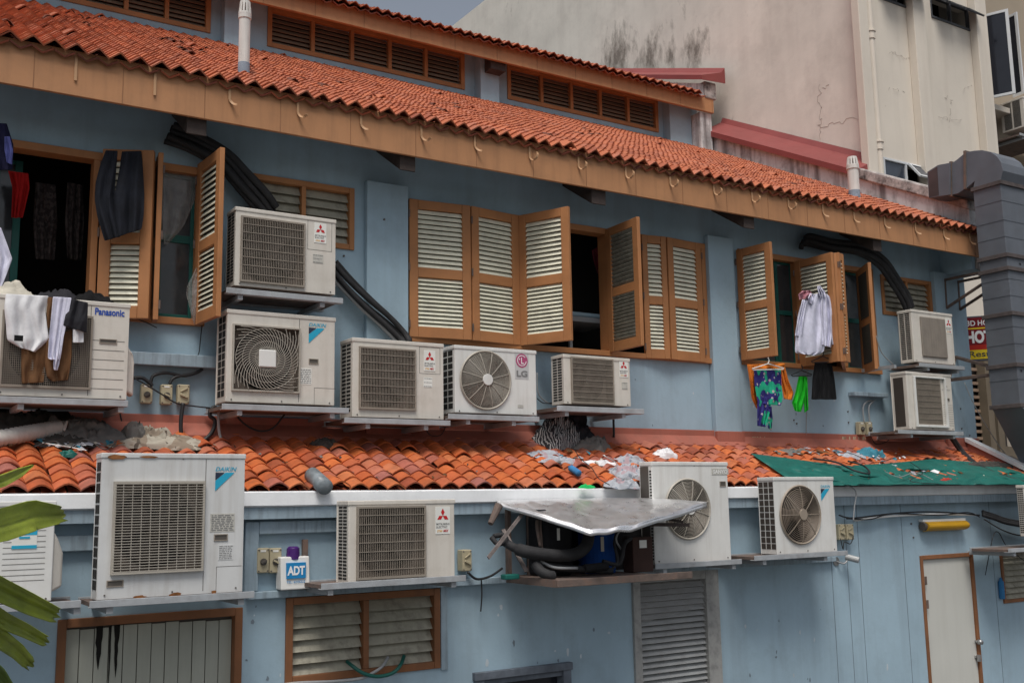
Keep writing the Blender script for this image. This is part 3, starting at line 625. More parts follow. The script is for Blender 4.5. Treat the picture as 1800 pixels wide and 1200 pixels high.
mb = tiles(XL0, XF - .28, YCE - .1, zcf1 - .03, .42, 1.6, .165, .12, .07, .004, .004, seed=3, th=.016); mb.build('clerestory_roof', ['tile_upper', 'tile_pan'], shop)
mb = MB(); mb.prism([(XL0, YCE + .053, zcf1 - .14), (XL0, YC + 1.2, zcf1 + .5), (XL0, YC + 1.2, zcf1 + .58), (XL0, YCE + .053, zcf1 - .06)], (XF - XL0 - .3, 0, 0)); mb.build('clerestory_soffit', 'blue_paint', shop)
for px, py in ((875, 122), ):
    q = at(px, py, YCE + .1); mb = MB(); mb.box(q.x - .13, q.x + .13, YCE + .08, YC, q.z - .02, q.z + .22); mb.build('rafter_tail', 'dark_timber', shop)
# party wall parapets: white render, mouldy coping, red metal flashing
XP = XR + .02; XW = 12.62; YN = 9.85
def band(yb, ye, h0, h1, xa, xb, base=roofz):
    return [(xa, yb, base(yb) + h0), (xa, ye, base(ye) + h0), (xa, ye, base(ye) + h1), (xa, yb, base(yb) + h1)]
mb = MB(); mb.prism(band(YE + .12, YC - .1, -.3, .34, XP, 0), (XW - XP - .01, 0, 0)); mb.build('party_wall', 'white_render', shop)
mb = MB(); mb.prism(band(YE + .1, YN - .05, .3, .47, XP - .05, 0), (XW - XP + .12, 0, 0)); mb.build('parapet_coping', 'mouldy', shop, bevel=.02)
mb = MB(); mb.prism(band(YE + .06, YE + .5, -.5, .1, XP - .0, 0), (XW - XP - .02, 0, 0)); mb.build('parapet_foot', 'mouldy', shop, bevel=.02)
mb = MB(); y0_, y1_ = YN - .1, YC - .25; za = lambda y: roofz(y)
n_ = 10
for i in range(n_):
    ya, yb = y0_ + (y1_ - y0_) * i / n_, y0_ + (y1_ - y0_) * (i + 1) / n_
    for (xa, ha), (xb, hb_) in (((XP - .08, .33), (XP - .08, .42)), ((XP - .08, .42), (XW - .06, .62)), ((XW - .06, .62), (XW - .012, .72))):
        mb.poly([(xa, ya, za(ya) + ha), (xa, yb, za(yb) + ha), (xb, yb, za(yb) + hb_), (xb, ya, za(ya) + hb_)])
mb.poly([(XP - .08, y0_, za(y0_) + .33), (XP - .08, y0_, za(y0_) + .42), (XW - .06, y0_, za(y0_) + .62), (XW - .012, y0_, za(y0_) + .72), (XW - .012, y0_, za(y0_) + .33)])
mb.build('red_flashing', 'red_metal', shop, solid=.006)
# upper party wall end with its red flashing
zq = zcf0
mb = MB(); mb.box(XF - .27, XF - .01, YCE + .06, YC + 2, zc0 - .3, zcf0 - .004); mb.build('party_wall', 'white_render', shop)
mb = MB(); mb.prism([(XF - .26, YCE + .02, zcf1 - .02), (XF - .26, YC + 3.5, zcf1 + 1.45), (XF - .26, YC + 3.5, zcf1 + 1.75), (XF - .26, YCE + .02, zcf1 + .25)], (.3, 0, 0)); mb.build('party_wall', 'white_render', shop)
mb = MB(); mb.box(XF - .2, XF + .06, YCE - .02, YCE + .2, zcf1 + .0, zcf1 + .3); mb.build('parapet_end', 'mouldy', shop, bevel=.02)
mb = MB()
for (xa, ha), (xb, hb_) in (((XF - .34, .26), (XF - .34, .34)), ((XF - .34, .34), (XF + .12, .48)), ((XF + .12, .48), (XF + .2, .58))):
    mb.poly([(xa, YCE - .1, zcf1 + ha), (xa, YC + 3.5, zcf1 + ha + 1.5), (xb, YC + 3.5, zcf1 + hb_ + 1.5), (xb, YCE - .1, zcf1 + hb_)])
mb.poly([(XF - .34, YCE - .1, zcf1 + .26), (XF - .34, YCE - .1, zcf1 + .34), (XF + .12, YCE - .1, zcf1 + .48), (XF + .2, YCE - .1, zcf1 + .58), (XF + .2, YCE - .1, zcf1 + .3)])
mb.build('red_flashing', 'red_metal', shop, solid=.006)
# flue pipes standing on the main roof
for px, py, top, wpx, vane in ((428, 142, 0, 23, 1), (1503, 356, 275, 15, 1)):
    q = onroof(px, py); r = (at(px + wpx / 2, py, q.y).x - at(px - wpx / 2, py, q.y).x) / 2 * .85
    zt_ = at(px, top + 4, q.y).z; mb = MB(); mb.cyl((q.x, q.y, q.z - .15), (q.x, q.y, zt_ - .12), r, 20); mb.cyl((q.x, q.y, zt_ - .16), (q.x, q.y, zt_ - .1), r * 1.14, 20)
    fl = mb.build('flue_pipe', 'flue_white', shop, smooth=False, bevel=.003)
    mb = MB()
    for k in range(12):
        a = k * .5236; mb.bar((q.x + r * 1.05 * math.cos(a), q.y + r * 1.05 * math.sin(a), zt_ - .12), (q.x + r * .8 * math.cos(a), q.y + r * .8 * math.sin(a), zt_), r * .3, .01, up=(math.cos(a), math.sin(a), 0))
    mb.cyl((q.x, q.y, zt_ - .02), (q.x, q.y, zt_ + .01), r * .85, 16); mb.build('cowl', 'flue_white', fl)
    mb = MB(); mb.cyl((q.x, q.y, q.z - .1), (q.x, q.y, q.z + .16), r * 1.04, 20); mb.build('collar', mat('lead_collar', (.25, .31, .38), .8, var=.4, vs=12, dirt=.6), fl)
# ------------------------------------------------------------------ the tall cream building next door
YB2 = 22
nb = empty('tower_block', (XW + 3, YN, -2.75), 'tall cream and pinkish rendered building rising behind the shophouse roof, stained and cracked', 'building')
ztop = atx(800, 42, XW).z; ZT = 11.5
XN2 = at(1741, 300, YN).x
pt = at(1528, 300, YN)
mb = MB(); yb_ = atx(800, 42, XW).y
mb.prism([(XW, YN, -2.7), (XW, YN, ztop), (XW, 34, ztop), (XW, 34, -2.7)], (.12, 0, 0)); mb.build('side_wall', 'pink_wall', nb)
WA = rect((1552, 280), (1634, 336), YN); WB = rect((1635, 8), (1706, 56), YN); WA = (WA[0], WA[1], at(1640, 338, YN).z, at(1552, 276, YN).z)
WB = (WB[0], WB[1], at(1706, 56, YN).z, at(1635, 0, YN).z + .1); WC = (at(1542, 0, YN).x, at(1608, 10, YN).x, WB[2], WB[3])
mb = MB(); holes_wall(mb, XW + .121, XN2, -2.7, ztop, YN, YN + .2, [WA, WB, WC]); mb.build('rear_wall', 'cream_wall', nb)
mb = MB(); mb.box(XW + .13, XN2, YN + .6, YN + .62, -2.7, ztop - .1); mb.build('interior', 'dark_room', nb)
for a, b, y in ((1515, 1531, 100), (1612, 1632, 100), (1722, 1741, 100)):
    x0 = at(a, y, YN - .14).x; x1 = at(b, y, YN - .14).x
    mb = MB(); mb.box(x0, x1, YN - .14, YN - .001, -2.7, ztop); mb.build('pilaster', 'cream_wall', nb, bevel=.01)
def pipe(px, py0, r, Y, name='downpipe', m='cream_wall', joints=()):
    q = at(px, py0, Y); mb = MB(); mb.cyl((q.x, Y, -2.7), (q.x, Y, ztop), r, 14); o = mb.build(name, m, nb, smooth=False)
    for j in joints:
        z = at(px, j, Y).z; mb = MB(); mb.cyl((q.x, Y, z - .06), (q.x, Y, z + .06), r * 1.25, 14); mb.cyl((q.x, Y, z + .05), (q.x, Y, z + .075), r * 1.5, 14); mb.build('pipe_collar', m, o)
pipe(1540, 200, .055, YN - .1, joints=(66, 256))
def alu_window(r, Y, n, frame='white_alu', tilt=0, sash=None, par=None, glass='window_glass', fw=.035):
    x0, x1, z0, z1 = r; mb = MB(); mb.box(x0, x0 + fw, Y - .01, Y + .06, z0, z1); mb.box(x1 - fw, x1, Y - .01, Y + .06, z0, z1); mb.box(x0, x1, Y - .012, Y + .06, z1 - fw, z1 + .002); mb.box(x0, x1, Y - .02, Y + .06, z0 - .002, z0 + fw)
    for i in range(1, n): x = x0 + (x1 - x0) * i / n; mb.box(x - fw / 2, x + fw / 2, Y - .008, Y + .05, z0, z1)
    fr = mb.build('window', frame, par or nb, bevel=.003)
    for i in range(n):
        a, b = x0 + (x1 - x0) * i / n + fw * .5, x0 + (x1 - x0) * (i + 1) / n - fw * .5
        if i in (sash or ()):
            H = z1 - z0 - 2 * fw; mb = MB().frame((a, Y - .02, z1 - fw), (1, 0, 0), (0, -math.cos(tilt), -math.sin(tilt)), (0, -math.sin(tilt), math.cos(tilt)))
            mb.frame((a, Y - .02, z1 - fw), (1, 0, 0), (0, -math.cos(tilt), math.sin(tilt)), (0, math.sin(tilt), math.cos(tilt)))
            W_ = b - a; mb.box(0, .03, 0, .03, -H, 0); mb.box(W_ - .03, W_, 0, .03, -H, 0); mb.box(.031, W_ - .031, 0, .028, -.03, 0); mb.box(.031, W_ - .031, 0, .028, -H, -H + .03)
            s_ = mb.build('sash', frame, fr); mb2 = MB(); mb2.fr = mb.fr; mb2.box(.02, W_ - .02, .01, .016, -H + .01, -.01); mb2.build('pane', glass, fr)
        else: mb = MB(); mb.box(a - .01, b + .01, Y + .02, Y + .026, z0 + fw * .5, z1 - fw * .5); mb.build('pane', glass, fr)
    return fr
alu_window(WA, YN, 2, tilt=math.radians(38), sash=(1,))
mat('black_alu', (.07, .075, .085), .4, var=.1)
alu_window(WB, YN, 2, 'black_alu', math.radians(48), (0, 1)); alu_window(WC, YN, 2, 'black_alu', math.radians(48), (0, 1))
# the recessed bay further right
YN2 = YN + 1.2
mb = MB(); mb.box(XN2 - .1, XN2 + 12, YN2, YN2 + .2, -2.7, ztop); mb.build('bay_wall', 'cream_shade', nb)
mb = MB(); mb.box(XN2 - .15, XN2, YN + .2, YN2, -2.7, ztop); mb.build('bay_return', 'cream_wall', nb)
q0 = at(1745, 178, YN); q1 = at(1800, 200, YN)
mb = MB(); mb.prism([(XN2 + .01, YN + .05, q0.z - .1), (XN2 + 9, YN + .05, q0.z - .1), (XN2 + 9, YN + .05, q0.z), (XN2 + .01, YN + .05, q0.z)], (0, 1.1, 0)); mb.build('sunshade_ledge', 'cream_wall', nb, bevel=.01)
def swing(bl, br, tl, Yh, name='casement_sash'):
    h = at(*bl, Yh); f = atz(br[0], br[1], h.z); z1 = at(tl[0], tl[1], Yh).z; u = Vector((f.x - h.x, f.y - h.y, 0)); W = u.length; u.normalize(); nr = Vector((u.y, -u.x, 0)); H = z1 - h.z
    mb = MB().frame(h, u, nr, (0, 0, 1)); mb.box(0, .04, 0, .03, 0, H); mb.box(W - .05, W, 0, .03, 0, H); mb.box(.041, W - .051, 0, .028, 0, .045); mb.box(.041, W - .051, 0, .028, H - .045, H)
    o = mb.build(name, 'white_alu', nb, bevel=.003); m2 = MB(); m2.fr = mb.fr; m2.box(.03, W - .03, .01, .018, .03, H - .03); m2.build('pane', 'dark_pane', o)
swing((1743, 174), (1786, 165), (1730, 27), YN + .05); swing((1782, 172), (1802, 164), (1777, 34), YN + .3)
# far cream wall glimpsed past the corner, and dark slatted window below it
mb = MB(); a = at(1722, 500, YN + 1.15)
zz0 = at(1740, 632, YN + 1.1).z
mb = MB()
for k in range(13):
    z = at(1725, 650 + k * 12, YN - .1).z; mb.box(at(1716, 700, YN - .1).x - .2, at(1733, 700, YN - .1).x, YN - .12, YN - .06, z - .025, z + .02)
mb.build('slatted_screen', 'dark_slat', nb)
mb = MB(); mb.box(at(1716, 700, YN).x - .3, at(1830, 700, YN).x + 2, YN - .03, YN - .005, -2.7, zz0); mb.build('dark_opening', mat('shop_dark', (.035, .03, .028), .9, var=.3), nb)
mat('post_brown', (.15, .12, .085), .85, var=.2)
for a, b in ((1732, 1742), (1747, 1757)):
    mb = MB(); x0 = at(a, 720, YN - .2).x; x1 = at(b, 720, YN - .2).x; mb.box(x0, x1, YN - .25, YN - .1, -2.7, zz0); mb.build('post', 'post_brown', nb)
mb = MB(); z = at(1790, 785, YN - .2).z; mb.box(at(1757, 720, YN - .2).x, XN2 + 4, YN - .25, YN - .08, -2.7, z); mb.build('low_wall', 'post_brown', nb)
# mould patches and cracks on the tall walls
def xpatch(pts, X, m, name, dx=-.003):
    mb = MB(); mb.poly([(X + dx, atx(x, y, X).y, atx(x, y, X).z) for x, y in pts]); mb.build(name, m, nb)
rnd = random.Random(5)
mb = MB()
def crack(P, f, w=.006):
    w *= .6
    P = [f(*p) for p in P]; Q = []
    for a, b in zip(P, P[1:]):
        for k in range(5): t = k / 5; Q.append(a.lerp(b, t) + Vector((0, rnd.uniform(-.04, .04), rnd.uniform(-.04, .04))))
    Q.append(P[-1])
    for a, b in zip(Q, Q[1:]): mb.bar(a, b, w, .003)
fx = lambda x, y: atx(x, y, XW) - Vector((.002, 0, 0)); fy = lambda x, y: at(x, y, YN) - Vector((0, .002, 0))
crack([(1442, 150), (1440, 175), (1443, 198), (1441, 222), (1442, 245)], fx); crack([(1444, 222), (1465, 217), (1490, 211), (1520, 207)], fx); crack([(1447, 158), (1456, 151)], fx, .006)
crack([(1562, 97), (1575, 95), (1590, 102), (1602, 103)], fy, .006); crack([(1560, 155), (1575, 160), (1590, 163)], fy, .006); crack([(1660, 170), (1672, 176), (1670, 195), (1668, 225)], fy, .006); crack([(1690, 160), (1705, 153), (1718, 155)], fy, .006); crack([(1555, 190), (1570, 165)], fy, .005)
crack([(1640, 205), (1662, 208), (1690, 210)], fy, .005)
mb.build('crack', mat('crack_line', (.36, .32, .28), .9), nb)
def stain(mname, cs, col, scale=5, mp=(1, 1, .45)):
    n = MATS[mname].node_tree.nodes; L = MATS[mname].node_tree.links; p = n['Principled BSDF']; src = p.inputs['Base Color'].links[0].from_socket
    geo = n.new('ShaderNodeNewGeometry'); q = n.new('ShaderNodeMapping'); q.inputs['Scale'].default_value = mp; L.new(geo.outputs['Position'], q.inputs[0])
    t = n.new('ShaderNodeTexNoise'); t.inputs['Scale'].default_value = scale; t.inputs['Detail'].default_value = 9; t.inputs['Roughness'].default_value = .75; L.new(q.outputs[0], t.inputs['Vector']); acc = None
    for c, r, k in cs:
        d = n.new('ShaderNodeVectorMath'); d.operation = 'DISTANCE'; L.new(geo.outputs['Position'], d.inputs[0]); d.inputs[1].default_value = c
        m = n.new('ShaderNodeMapRange'); m.inputs[1].default_value = r; m.inputs[2].default_value = 0; m.inputs[4].default_value = k; L.new(d.outputs['Value'], m.inputs[0])
        if acc is None: acc = m.outputs[0]
        else: a = n.new('ShaderNodeMath'); a.operation = 'MAXIMUM'; L.new(acc, a.inputs[0]); L.new(m.outputs[0], a.inputs[1]); acc = a.outputs[0]
    a = n.new('ShaderNodeMath'); a.operation = 'ADD'; L.new(acc, a.inputs[0]); L.new(t.outputs['Fac'], a.inputs[1])
    r = n.new('ShaderNodeMapRange'); r.inputs[1].default_value = .78; r.inputs[2].default_value = 1.05; r.inputs[4].default_value = .85; L.new(a.outputs[0], r.inputs[0])
    x = n.new('ShaderNodeMix'); x.data_type = 'RGBA'; L.new(src, x.inputs[6]); x.inputs[7].default_value = (*col, 1); L.new(r.outputs[0], x.inputs[0]); L.new(x.outputs[2], p.inputs['Base Color'])
stain('pink_wall', [(atx(1222, 86, XW), .8, .55), (atx(1228, 110, XW), .6, .45), (atx(1085, 98, XW), 1.3, .56), (atx(1140, 100, XW), 1.1, .52), (atx(1180, 98, XW), .8, .45), (atx(1170, 45, XW), .9, .3), (atx(1200, 20, XW), 1.2, .28), (atx(1310, 20, XW), .8, .25), (atx(900, 15, XW), 1.8, .25), (atx(1270, 150, XW), .9, .28), (atx(1275, 235, XW), .9, .32), (atx(1340, 255, XW), .7, .28), (atx(1400, 270, XW), .7, .26), (atx(1480, 285, XW), .7, .24), (atx(1512, 40, XW), .6, .25), (atx(1524, 150, XW), .4, .24)], (.13, .11, .09))
# ------------------------------------------------------------------ air conditioners
def diamonds(mb, cx, cz, s, y):
    for a in (90, 210, 330):
        A = math.radians(a); d = Vector((math.cos(A), 0, math.sin(A))); n = Vector((-d.z, 0, d.x)); c = Vector((cx, y, cz))
        mb.poly([c, c + d * s * .52 + n * s * .3, c + d * s * 1.04, c + d * s * .52 - n * s * .3])
def badge(par, fr, kind, x, z, s, W=None):
    """kinds follow the stickers in the photograph; x, z is the centre, s the height"""
    if kind == 'm':
        w = s * .62; mb = MB().frame(*fr); mb.box(x - w / 2, x + w / 2, -.003, 0, z - s / 2, z + s / 2); b = mb.build('sticker', 'label_white', par)
        mb = MB().frame(*fr); diamonds(mb, x, z + s * .17, s * .26, -.0045); mb.build('emblem', 'red_ink', b)
        text_mesh('MITSUBISHI', x - w * .45, z - s * .17, w * .9, s * .075, -.0045, 'lettering', 'grey_ink', b, fr, bold=.02); text_mesh('ELECTRIC', x - w * .45, z - s * .28, w * .76, s * .075, -.0045, 'lettering', 'grey_ink', b, fr, bold=.02)
        text_mesh('STAR', x - w * .4, z - s * .43, w * .36, s * .08, -.0045, 'lettering', 'orange_ink', b, fr, bold=.02, italic=.3); text_mesh('MEX', x + w * .02, z - s * .43, w * .36, s * .09, -.0045, 'lettering', 'red_ink', b, fr, bold=.03, italic=.3)
    elif kind == 'd':                                                 # wordmark above a blue and black triangle
        t = s; text_mesh('DAIKIN', x - t * .42, z + t * .28, t * .84, t * .16, -.003, 'lettering', 'cyan_ink', par, fr, bold=.01, italic=.25)
        mb = MB().frame(*fr); y = -.003
        mb.poly([(x - t * .42, y, z - t * .1), (x - t * .42, y, z - t * .5), (x + t * .34, y, z + t * .22), (x - t * .02, y, z + t * .22)]); mb.build('emblem', 'cyan_ink', par)
        mb = MB().frame(*fr); mb.poly([(x - t * .42, y, z - t * .08), (x - t * .05, y, z + t * .22), (x - t * .42, y, z + t * .22)]); mb.build('emblem', 'navy_ink', par)
    elif kind == 'lg':
        mb = MB().frame(*fr); w = s * .62; mb.box(x - w / 2, x + w / 2, -.002, 0, z - s / 2, z + s / 2); b = mb.build('sticker', mat('lg_plate', (.5, .5, .5), .4, var=.05), par)
        r = s * .27; cz = z + s * .2; mb = MB().frame(*fr)
        mb.disc(x, cz, -.0035, r, r, 30); mb.build('emblem', 'pink_ink', b)
        mb = MB().frame(*fr)
        for rr, a0, a1 in ((r * .72, 40, 355),):
            for k in range(20):
                a, c = math.radians(a0 + (a1 - a0) * k / 20), math.radians(a0 + (a1 - a0) * (k + 1) / 20)
                mb.bar((x + rr * math.cos(a), -.005, cz + rr * math.sin(a)), (x + rr * math.cos(c), -.005, cz + rr * math.sin(c)), .001, r * .1, up=(0, 0, 1) if abs(math.cos(a)) > .7 else (0, 0, 1))
        mb.box(x - .1 * r, x + .0 * r, -.0055, -.004, cz - r * .4, cz + r * .45); mb.box(x - .1 * r, x + r * .35, -.0058, -.004, cz - r * .45, cz - r * .33); mb.disc(x - r * .4, cz + r * .2, -.0055, r * .1, r * .1, 10)
        mb.build('emblem', 'white_ink', b)
        text_mesh('LG', x - w * .4, z - s * .42, w * .8, s * .24, -.0045, 'lettering', 'grey_ink', b, fr, bold=.04)
def ac(label, tl, br, Y, depth, body='ac_cream', opening=None, circle=None, grille='v', group=None, side=(2, 16, .62), lid=True, fan='fan_dark', name='air_conditioner', sidecol='black_hole', gcol='grille_grey', sidey=(.12, .9), sidez=(.06, .95), hub=.2, rings=16, spokes=12, gd=.02, cat='air conditioner'):
    x0, x1, z0, z1 = rect(tl, br, Y); W, H = x1 - x0, z1 - z0
    r = empty(name, (x0, Y, z0), label, cat, group or 'air conditioners on the shophouse wall'); fr = ((x0, Y, z0), (1, 0, 0), (0, 1, 0), (0, 0, 1))
    X_ = lambda px, py=None: at(px, tl[1] if py is None else py, Y).x - x0
    Z_ = lambda px, py: at(px, py, Y).z - z0
    mb = MB().frame(*fr); rec = min(.1, depth * .6)
    if opening or circle:
        if opening:
            a, b, c, d = X_(opening[0], opening[1]), X_(opening[2], opening[3]), Z_(opening[2], opening[3]), Z_(opening[0], opening[1])
            c = (Z_(opening[2], opening[3])); hx, hz = (a + b) / 2, (c + d) / 2; hw, hh = (b - a) / 2, (d - c) / 2
            rad = lambda t: min(hw / max(abs(math.cos(t)), 1e-6), hh / max(abs(math.sin(t)), 1e-6)); corner = [math.atan2(s * hh, q * hw) for s in (-1, 1) for q in (-1, 1)]
        else:
            c_ = at(circle[0], circle[1], Y); hx, hz = c_.x - x0, c_.z - z0; rr = circle[2] * (at(circle[0] + 1, circle[1], Y).x - c_.x); hw = hh = rr; rad = lambda t: rr; corner = []
        def outer(t):
            ct, st = math.cos(t), math.sin(t); k = 1e9
            if ct > 1e-9: k = min(k, (W - hx) / ct)
            if ct < -1e-9: k = min(k, hx / -ct)
            if st > 1e-9: k = min(k, (H - hz) / st)
            if st < -1e-9: k = min(k, hz / -st)
            return k
        oc = [math.atan2(zz - hz, xx - hx) for xx in (0, W) for zz in (0, H)]
        ang = sorted({round(t % 6.283185, 5) for t in [6.283185 * k / 40 for k in range(40)] + corner + oc})
        O = [mb.V((hx + outer(t) * math.cos(t), 0, hz + outer(t) * math.sin(t))) for t in ang]; I = [mb.V((hx + rad(t) * math.cos(t), 0, hz + rad(t) * math.sin(t))) for t in ang]
        J = [mb.V((hx + rad(t) * math.cos(t), rec, hz + rad(t) * math.sin(t))) for t in ang]; B = [mb.V((hx + outer(t) * math.cos(t), depth, hz + outer(t) * math.sin(t))) for t in ang]; n = len(ang)
        for i in range(n):
            j = (i + 1) % n; mb.cur = 0; mb.F(O[i], I[i], I[j], O[j]); mb.F(O[i], O[j], B[j], B[i]); mb.cur = 1; mb.F(I[i], J[i], J[j], I[j])
        mb.F(*J); mb.cur = 0; mb.F(*B[::-1])
    else: mb.box(0, W, 0, depth, 0, H)
    cs = mb.build('casing', [body, 'shroud'], r, bevel=.007)
    if lid: mb = MB().frame(*fr); mb.box(-.006, W + .006, -.006, depth + .004, H - .028, H + .006); mb.build('lid', body, r, bevel=.006)
    if opening or circle:
        R_ = min(hw, hh) * .93; mb = MB().frame(*fr); mb.cyl((hx, rec - .012, hz), (hx, rec - .002, hz), R_, 32)
        mb.build('fan_well', 'black_hole', r)
        mb = MB().frame(*fr); nb_ = 4 if fan == 'fan_dark' else 3
        for k in range(nb_):
            a0 = 6.283 * k / nb_ + .4; P0 = []; P1 = []
            for j in range(9):
                a = a0 + j / 8 * 1.25; P0.append((hx + R_ * .22 * math.cos(a), rec - .05 + .02 * j / 8, hz + R_ * .22 * math.sin(a))); P1.append((hx + R_ * .92 * math.cos(a + .3), rec - .06 + .035 * j / 8, hz + R_ * .92 * math.sin(a + .3)))
            i0 = [mb.V(p) for p in P0]; i1 = [mb.V(p) for p in P1]
            for j in range(8): mb.F(i0[j], i0[j + 1], i1[j + 1], i1[j])
        mb.cyl((hx, rec - .07, hz), (hx, rec - .012, hz), R_ * .24, 20); mb.build('fan', fan, r)
        mb = MB().frame(*fr); y = -.012
        if grille in ('v', 'h', 'mesh'):
            a, b, c, d = hx - hw - .012, hx + hw + .012, hz - hh - .012, hz + hh + .012; g = .014
            for q in ((a, a + g, c, d), (b - g, b, c, d), (a + g, b - g, c, c + g), (a + g, b - g, d - g, d)): mb.box(q[0], q[1], -gd, .004, q[2], q[3])
            nv, nh = {'v': (38, 8), 'h': (10, 34), 'mesh': (46, 34)}[grille]; wv = {'v': .0017, 'h': .0024, 'mesh': .0014}[grille]
            for k in range(1, nv): x = a + (b - a) * k / nv; mb.box(x - wv, x + wv, -gd + .002, -gd + .007, c + .004, d - .004)
            wh = {'v': .0026, 'h': .0022, 'mesh': .0014}[grille]
            for k in range(1, nh): z = c + (d - c) * k / nh; mb.box(a + .004, b - .004, -gd - .001, -gd + .004, z - wh, z + wh)
        elif grille == 'ring':
            R1 = hw
            mb.ring(hx, hz, -.012, R1 * 1.02, R1 * 1.02, .009, 48)
            for k in range(rings): rr_ = R1 * (hub + (1 - hub) * (k + .5) / rings); bul = -.03 * (1 - (rr_ / R1) ** 3) - .01; mb.ring(hx, hz, bul, rr_, rr_, .0022, 40)
            for k in range(spokes):
                a = 6.28318 * k / spokes + (.26 if spokes == 12 else 0); P_ = [(hx + R1 * t * math.cos(a), -.03 * (1 - t ** 3) - .013, hz + R1 * t * math.sin(a)) for t in (hub, .45, .7, .88, 1.05)]
                for p, q in zip(P_, P_[1:]): mb.bar(p, q, .006, .004, up=(0, -1, 0))
        elif grille == 'spiral':
            a, b, c, d = hx - hw - .01, hx + hw + .01, hz - hh - .01, hz + hh + .01; g = .012
            for q in ((a, a + g, c, d), (b - g, b, c, d), (a + g, b - g, c, c + g), (a + g, b - g, d - g, d)): mb.box(q[0], q[1], -gd, .004, q[2], q[3])
            for k in range(48):
                a0 = 6.28318 * k / 48; P_ = []
                for j in range(9):
                    t = .2 + 1.22 * j / 8; A = a0 + (t - .2) * 1.15; px_, pz_ = math.cos(A) * t * hw, math.sin(A) * t * hh
                    if abs(px_) > hw or abs(pz_) > hh: break
                    P_.append((hx + px_, -gd - .004, hz + pz_))
                for p, q in zip(P_, P_[1:]): mb.bar(p, q, .004, .004, up=(0, -1, 0))
            for t in (.36, .55, .75, .95): mb.ring(hx, hz, -gd - .002, hw * t, hh * t, .0022, 40)
        mb.build('grille', gcol, r)
        if grille == 'ring': mb = MB().frame(*fr); mb.cyl((hx, -.052, hz), (hx, -.03, hz), hw * hub, 24); mb.build('hub_cap', body if gcol != 'grille_tan' else gcol, r, bevel=.003)
        if grille == 'spiral': mb = MB().frame(*fr); s_ = hw * .26; mb.box(hx - s_, hx + s_, -gd - .016, -gd, hz - s_, hz + s_); mb.build('hub_cap', 'white_plastic', r, bevel=.012)
    # openings of the left side
    if side:
        cols, rows, fill = side; mb = MB().frame(*fr); ya, yb = depth * sidey[0], depth * sidey[1]; za_, zb_ = H * sidez[0], H * sidez[1]
        for i in range(cols):
            for j in range(rows):
                p = (yb - ya) / cols; q = (zb_ - za_) / rows; mb.box(-.002, .004, ya + p * i + p * .09, ya + p * (i + 1) - p * .09, za_ + q * j + q * (1 - fill) / 2, za_ + q * (j + 1) - q * (1 - fill) / 2)
        mb.build('side_vent', sidecol, r)
    for fx, fz in ((.05, .03), (.5, .028), (.95, .03), (.55, .97)):
        mb = MB().frame(*fr); mb.cyl((W * fx, -.004, H * fz), (W * fx, .002, H * fz), .006, 8); mb.build('screw', 'seam', r)
    return r, fr, X_, Z_, W, H
def seam(par, fr, x0, x1, z0, z1, name='seam'):
    mb = MB().frame(*fr); mb.box(x0, x1, -.0015, .002, z0, z1); mb.build(name, 'seam', par)
def recess(par, fr, cx, cz, w, h, m='box_dark'):
    mb = MB().frame(*fr); g = .006
    for q in ((-w / 2 - g, -w / 2, -h / 2 - g, h / 2 + g), (w / 2, w / 2 + g, -h / 2 - g, h / 2 + g), (-w / 2, w / 2, h / 2, h / 2 + g), (-w / 2, w / 2, -h / 2 - g, -h / 2)): mb.box(cx + q[0], cx + q[1], -.006, 0, cz + q[2], cz + q[3])
    b = mb.build('handle', 'grille_grey', par); mb = MB().frame(*fr); mb.box(cx - w / 2, cx + w / 2, -.002, .001, cz - h / 2, cz + h / 2); mb.build('grip_hollow', m, b)
def label_plate(par, fr, cx, cz, w, h, m='label_grey', lines=6):
    mb = MB().frame(*fr); mb.box(cx - w / 2, cx + w / 2, -.002, 0, cz - h / 2, cz + h / 2); b = mb.build('rating_plate', m, par)
    mb = MB().frame(*fr); rr = random.Random(int(cx * 999))
    for k in range(lines):
        z = cz + h * .4 - h * .8 * k / max(lines - 1, 1); x = cx - w * .45
        while x < cx + w * .4: l = rr.uniform(.06, .25) * w; mb.box(x, min(x + l, cx + w * .45), -.0032, -.0018, z - h * .025, z + h * .025); x += l + w * .05
    mb.build('small_print', 'grey_ink', b)
def shelf(label, tl, tr, Y, Yw, h=.045, arms=(.15, .8), m='bracket_steel', drop=.0, strut=0, plate=True):
    a = at(*tl, Y); b = at(*tr, Y); z1 = (a.z + b.z) / 2; r = empty('wall_bracket', ((a.x + b.x) / 2, Yw, z1 - h), label, 'bracket', 'brackets carrying the air conditioners')
    mb = MB(); mb.box(a.x, b.x, Y - .03, Y - .022, z1 - h, z1); mb.box(a.x, b.x, Y - .0215, Y + .03, z1 - h, z1 - h + .006); mb.build('front_rail', m, r, bevel=.003)
    mb = MB(); mb.box(a.x, b.x, Yw - .12, Yw - .11, z1 - h, z1); mb.box(a.x, b.x, Yw - .109, Yw - .06, z1 - h, z1 - h + .006); mb.build('rear_rail', m, r, bevel=.003)
    if plate: mb = MB(); mb.box(a.x + .01, b.x - .03, Y - .02, Yw - .13, z1 - h + .0065, z1 - .012); mb.build('deck', 'rusty', r)
    for t in arms:
        x = a.x + (b.x - a.x) * t; mb = MB(); mb.box(x, x + .04, Y - .01, Yw - .001, z1 - h - .04, z1 - h - .001); mb.build('arm', m, r)
        if strut: mb = MB(); mb.bar((x + .02, Y + .06, z1 - h - .04), (x + .02, Yw - .005, z1 - h - .04 - strut), .03, .03); mb.build('strut', m, r)
    return r
YA = 8.02; YB = 7.05
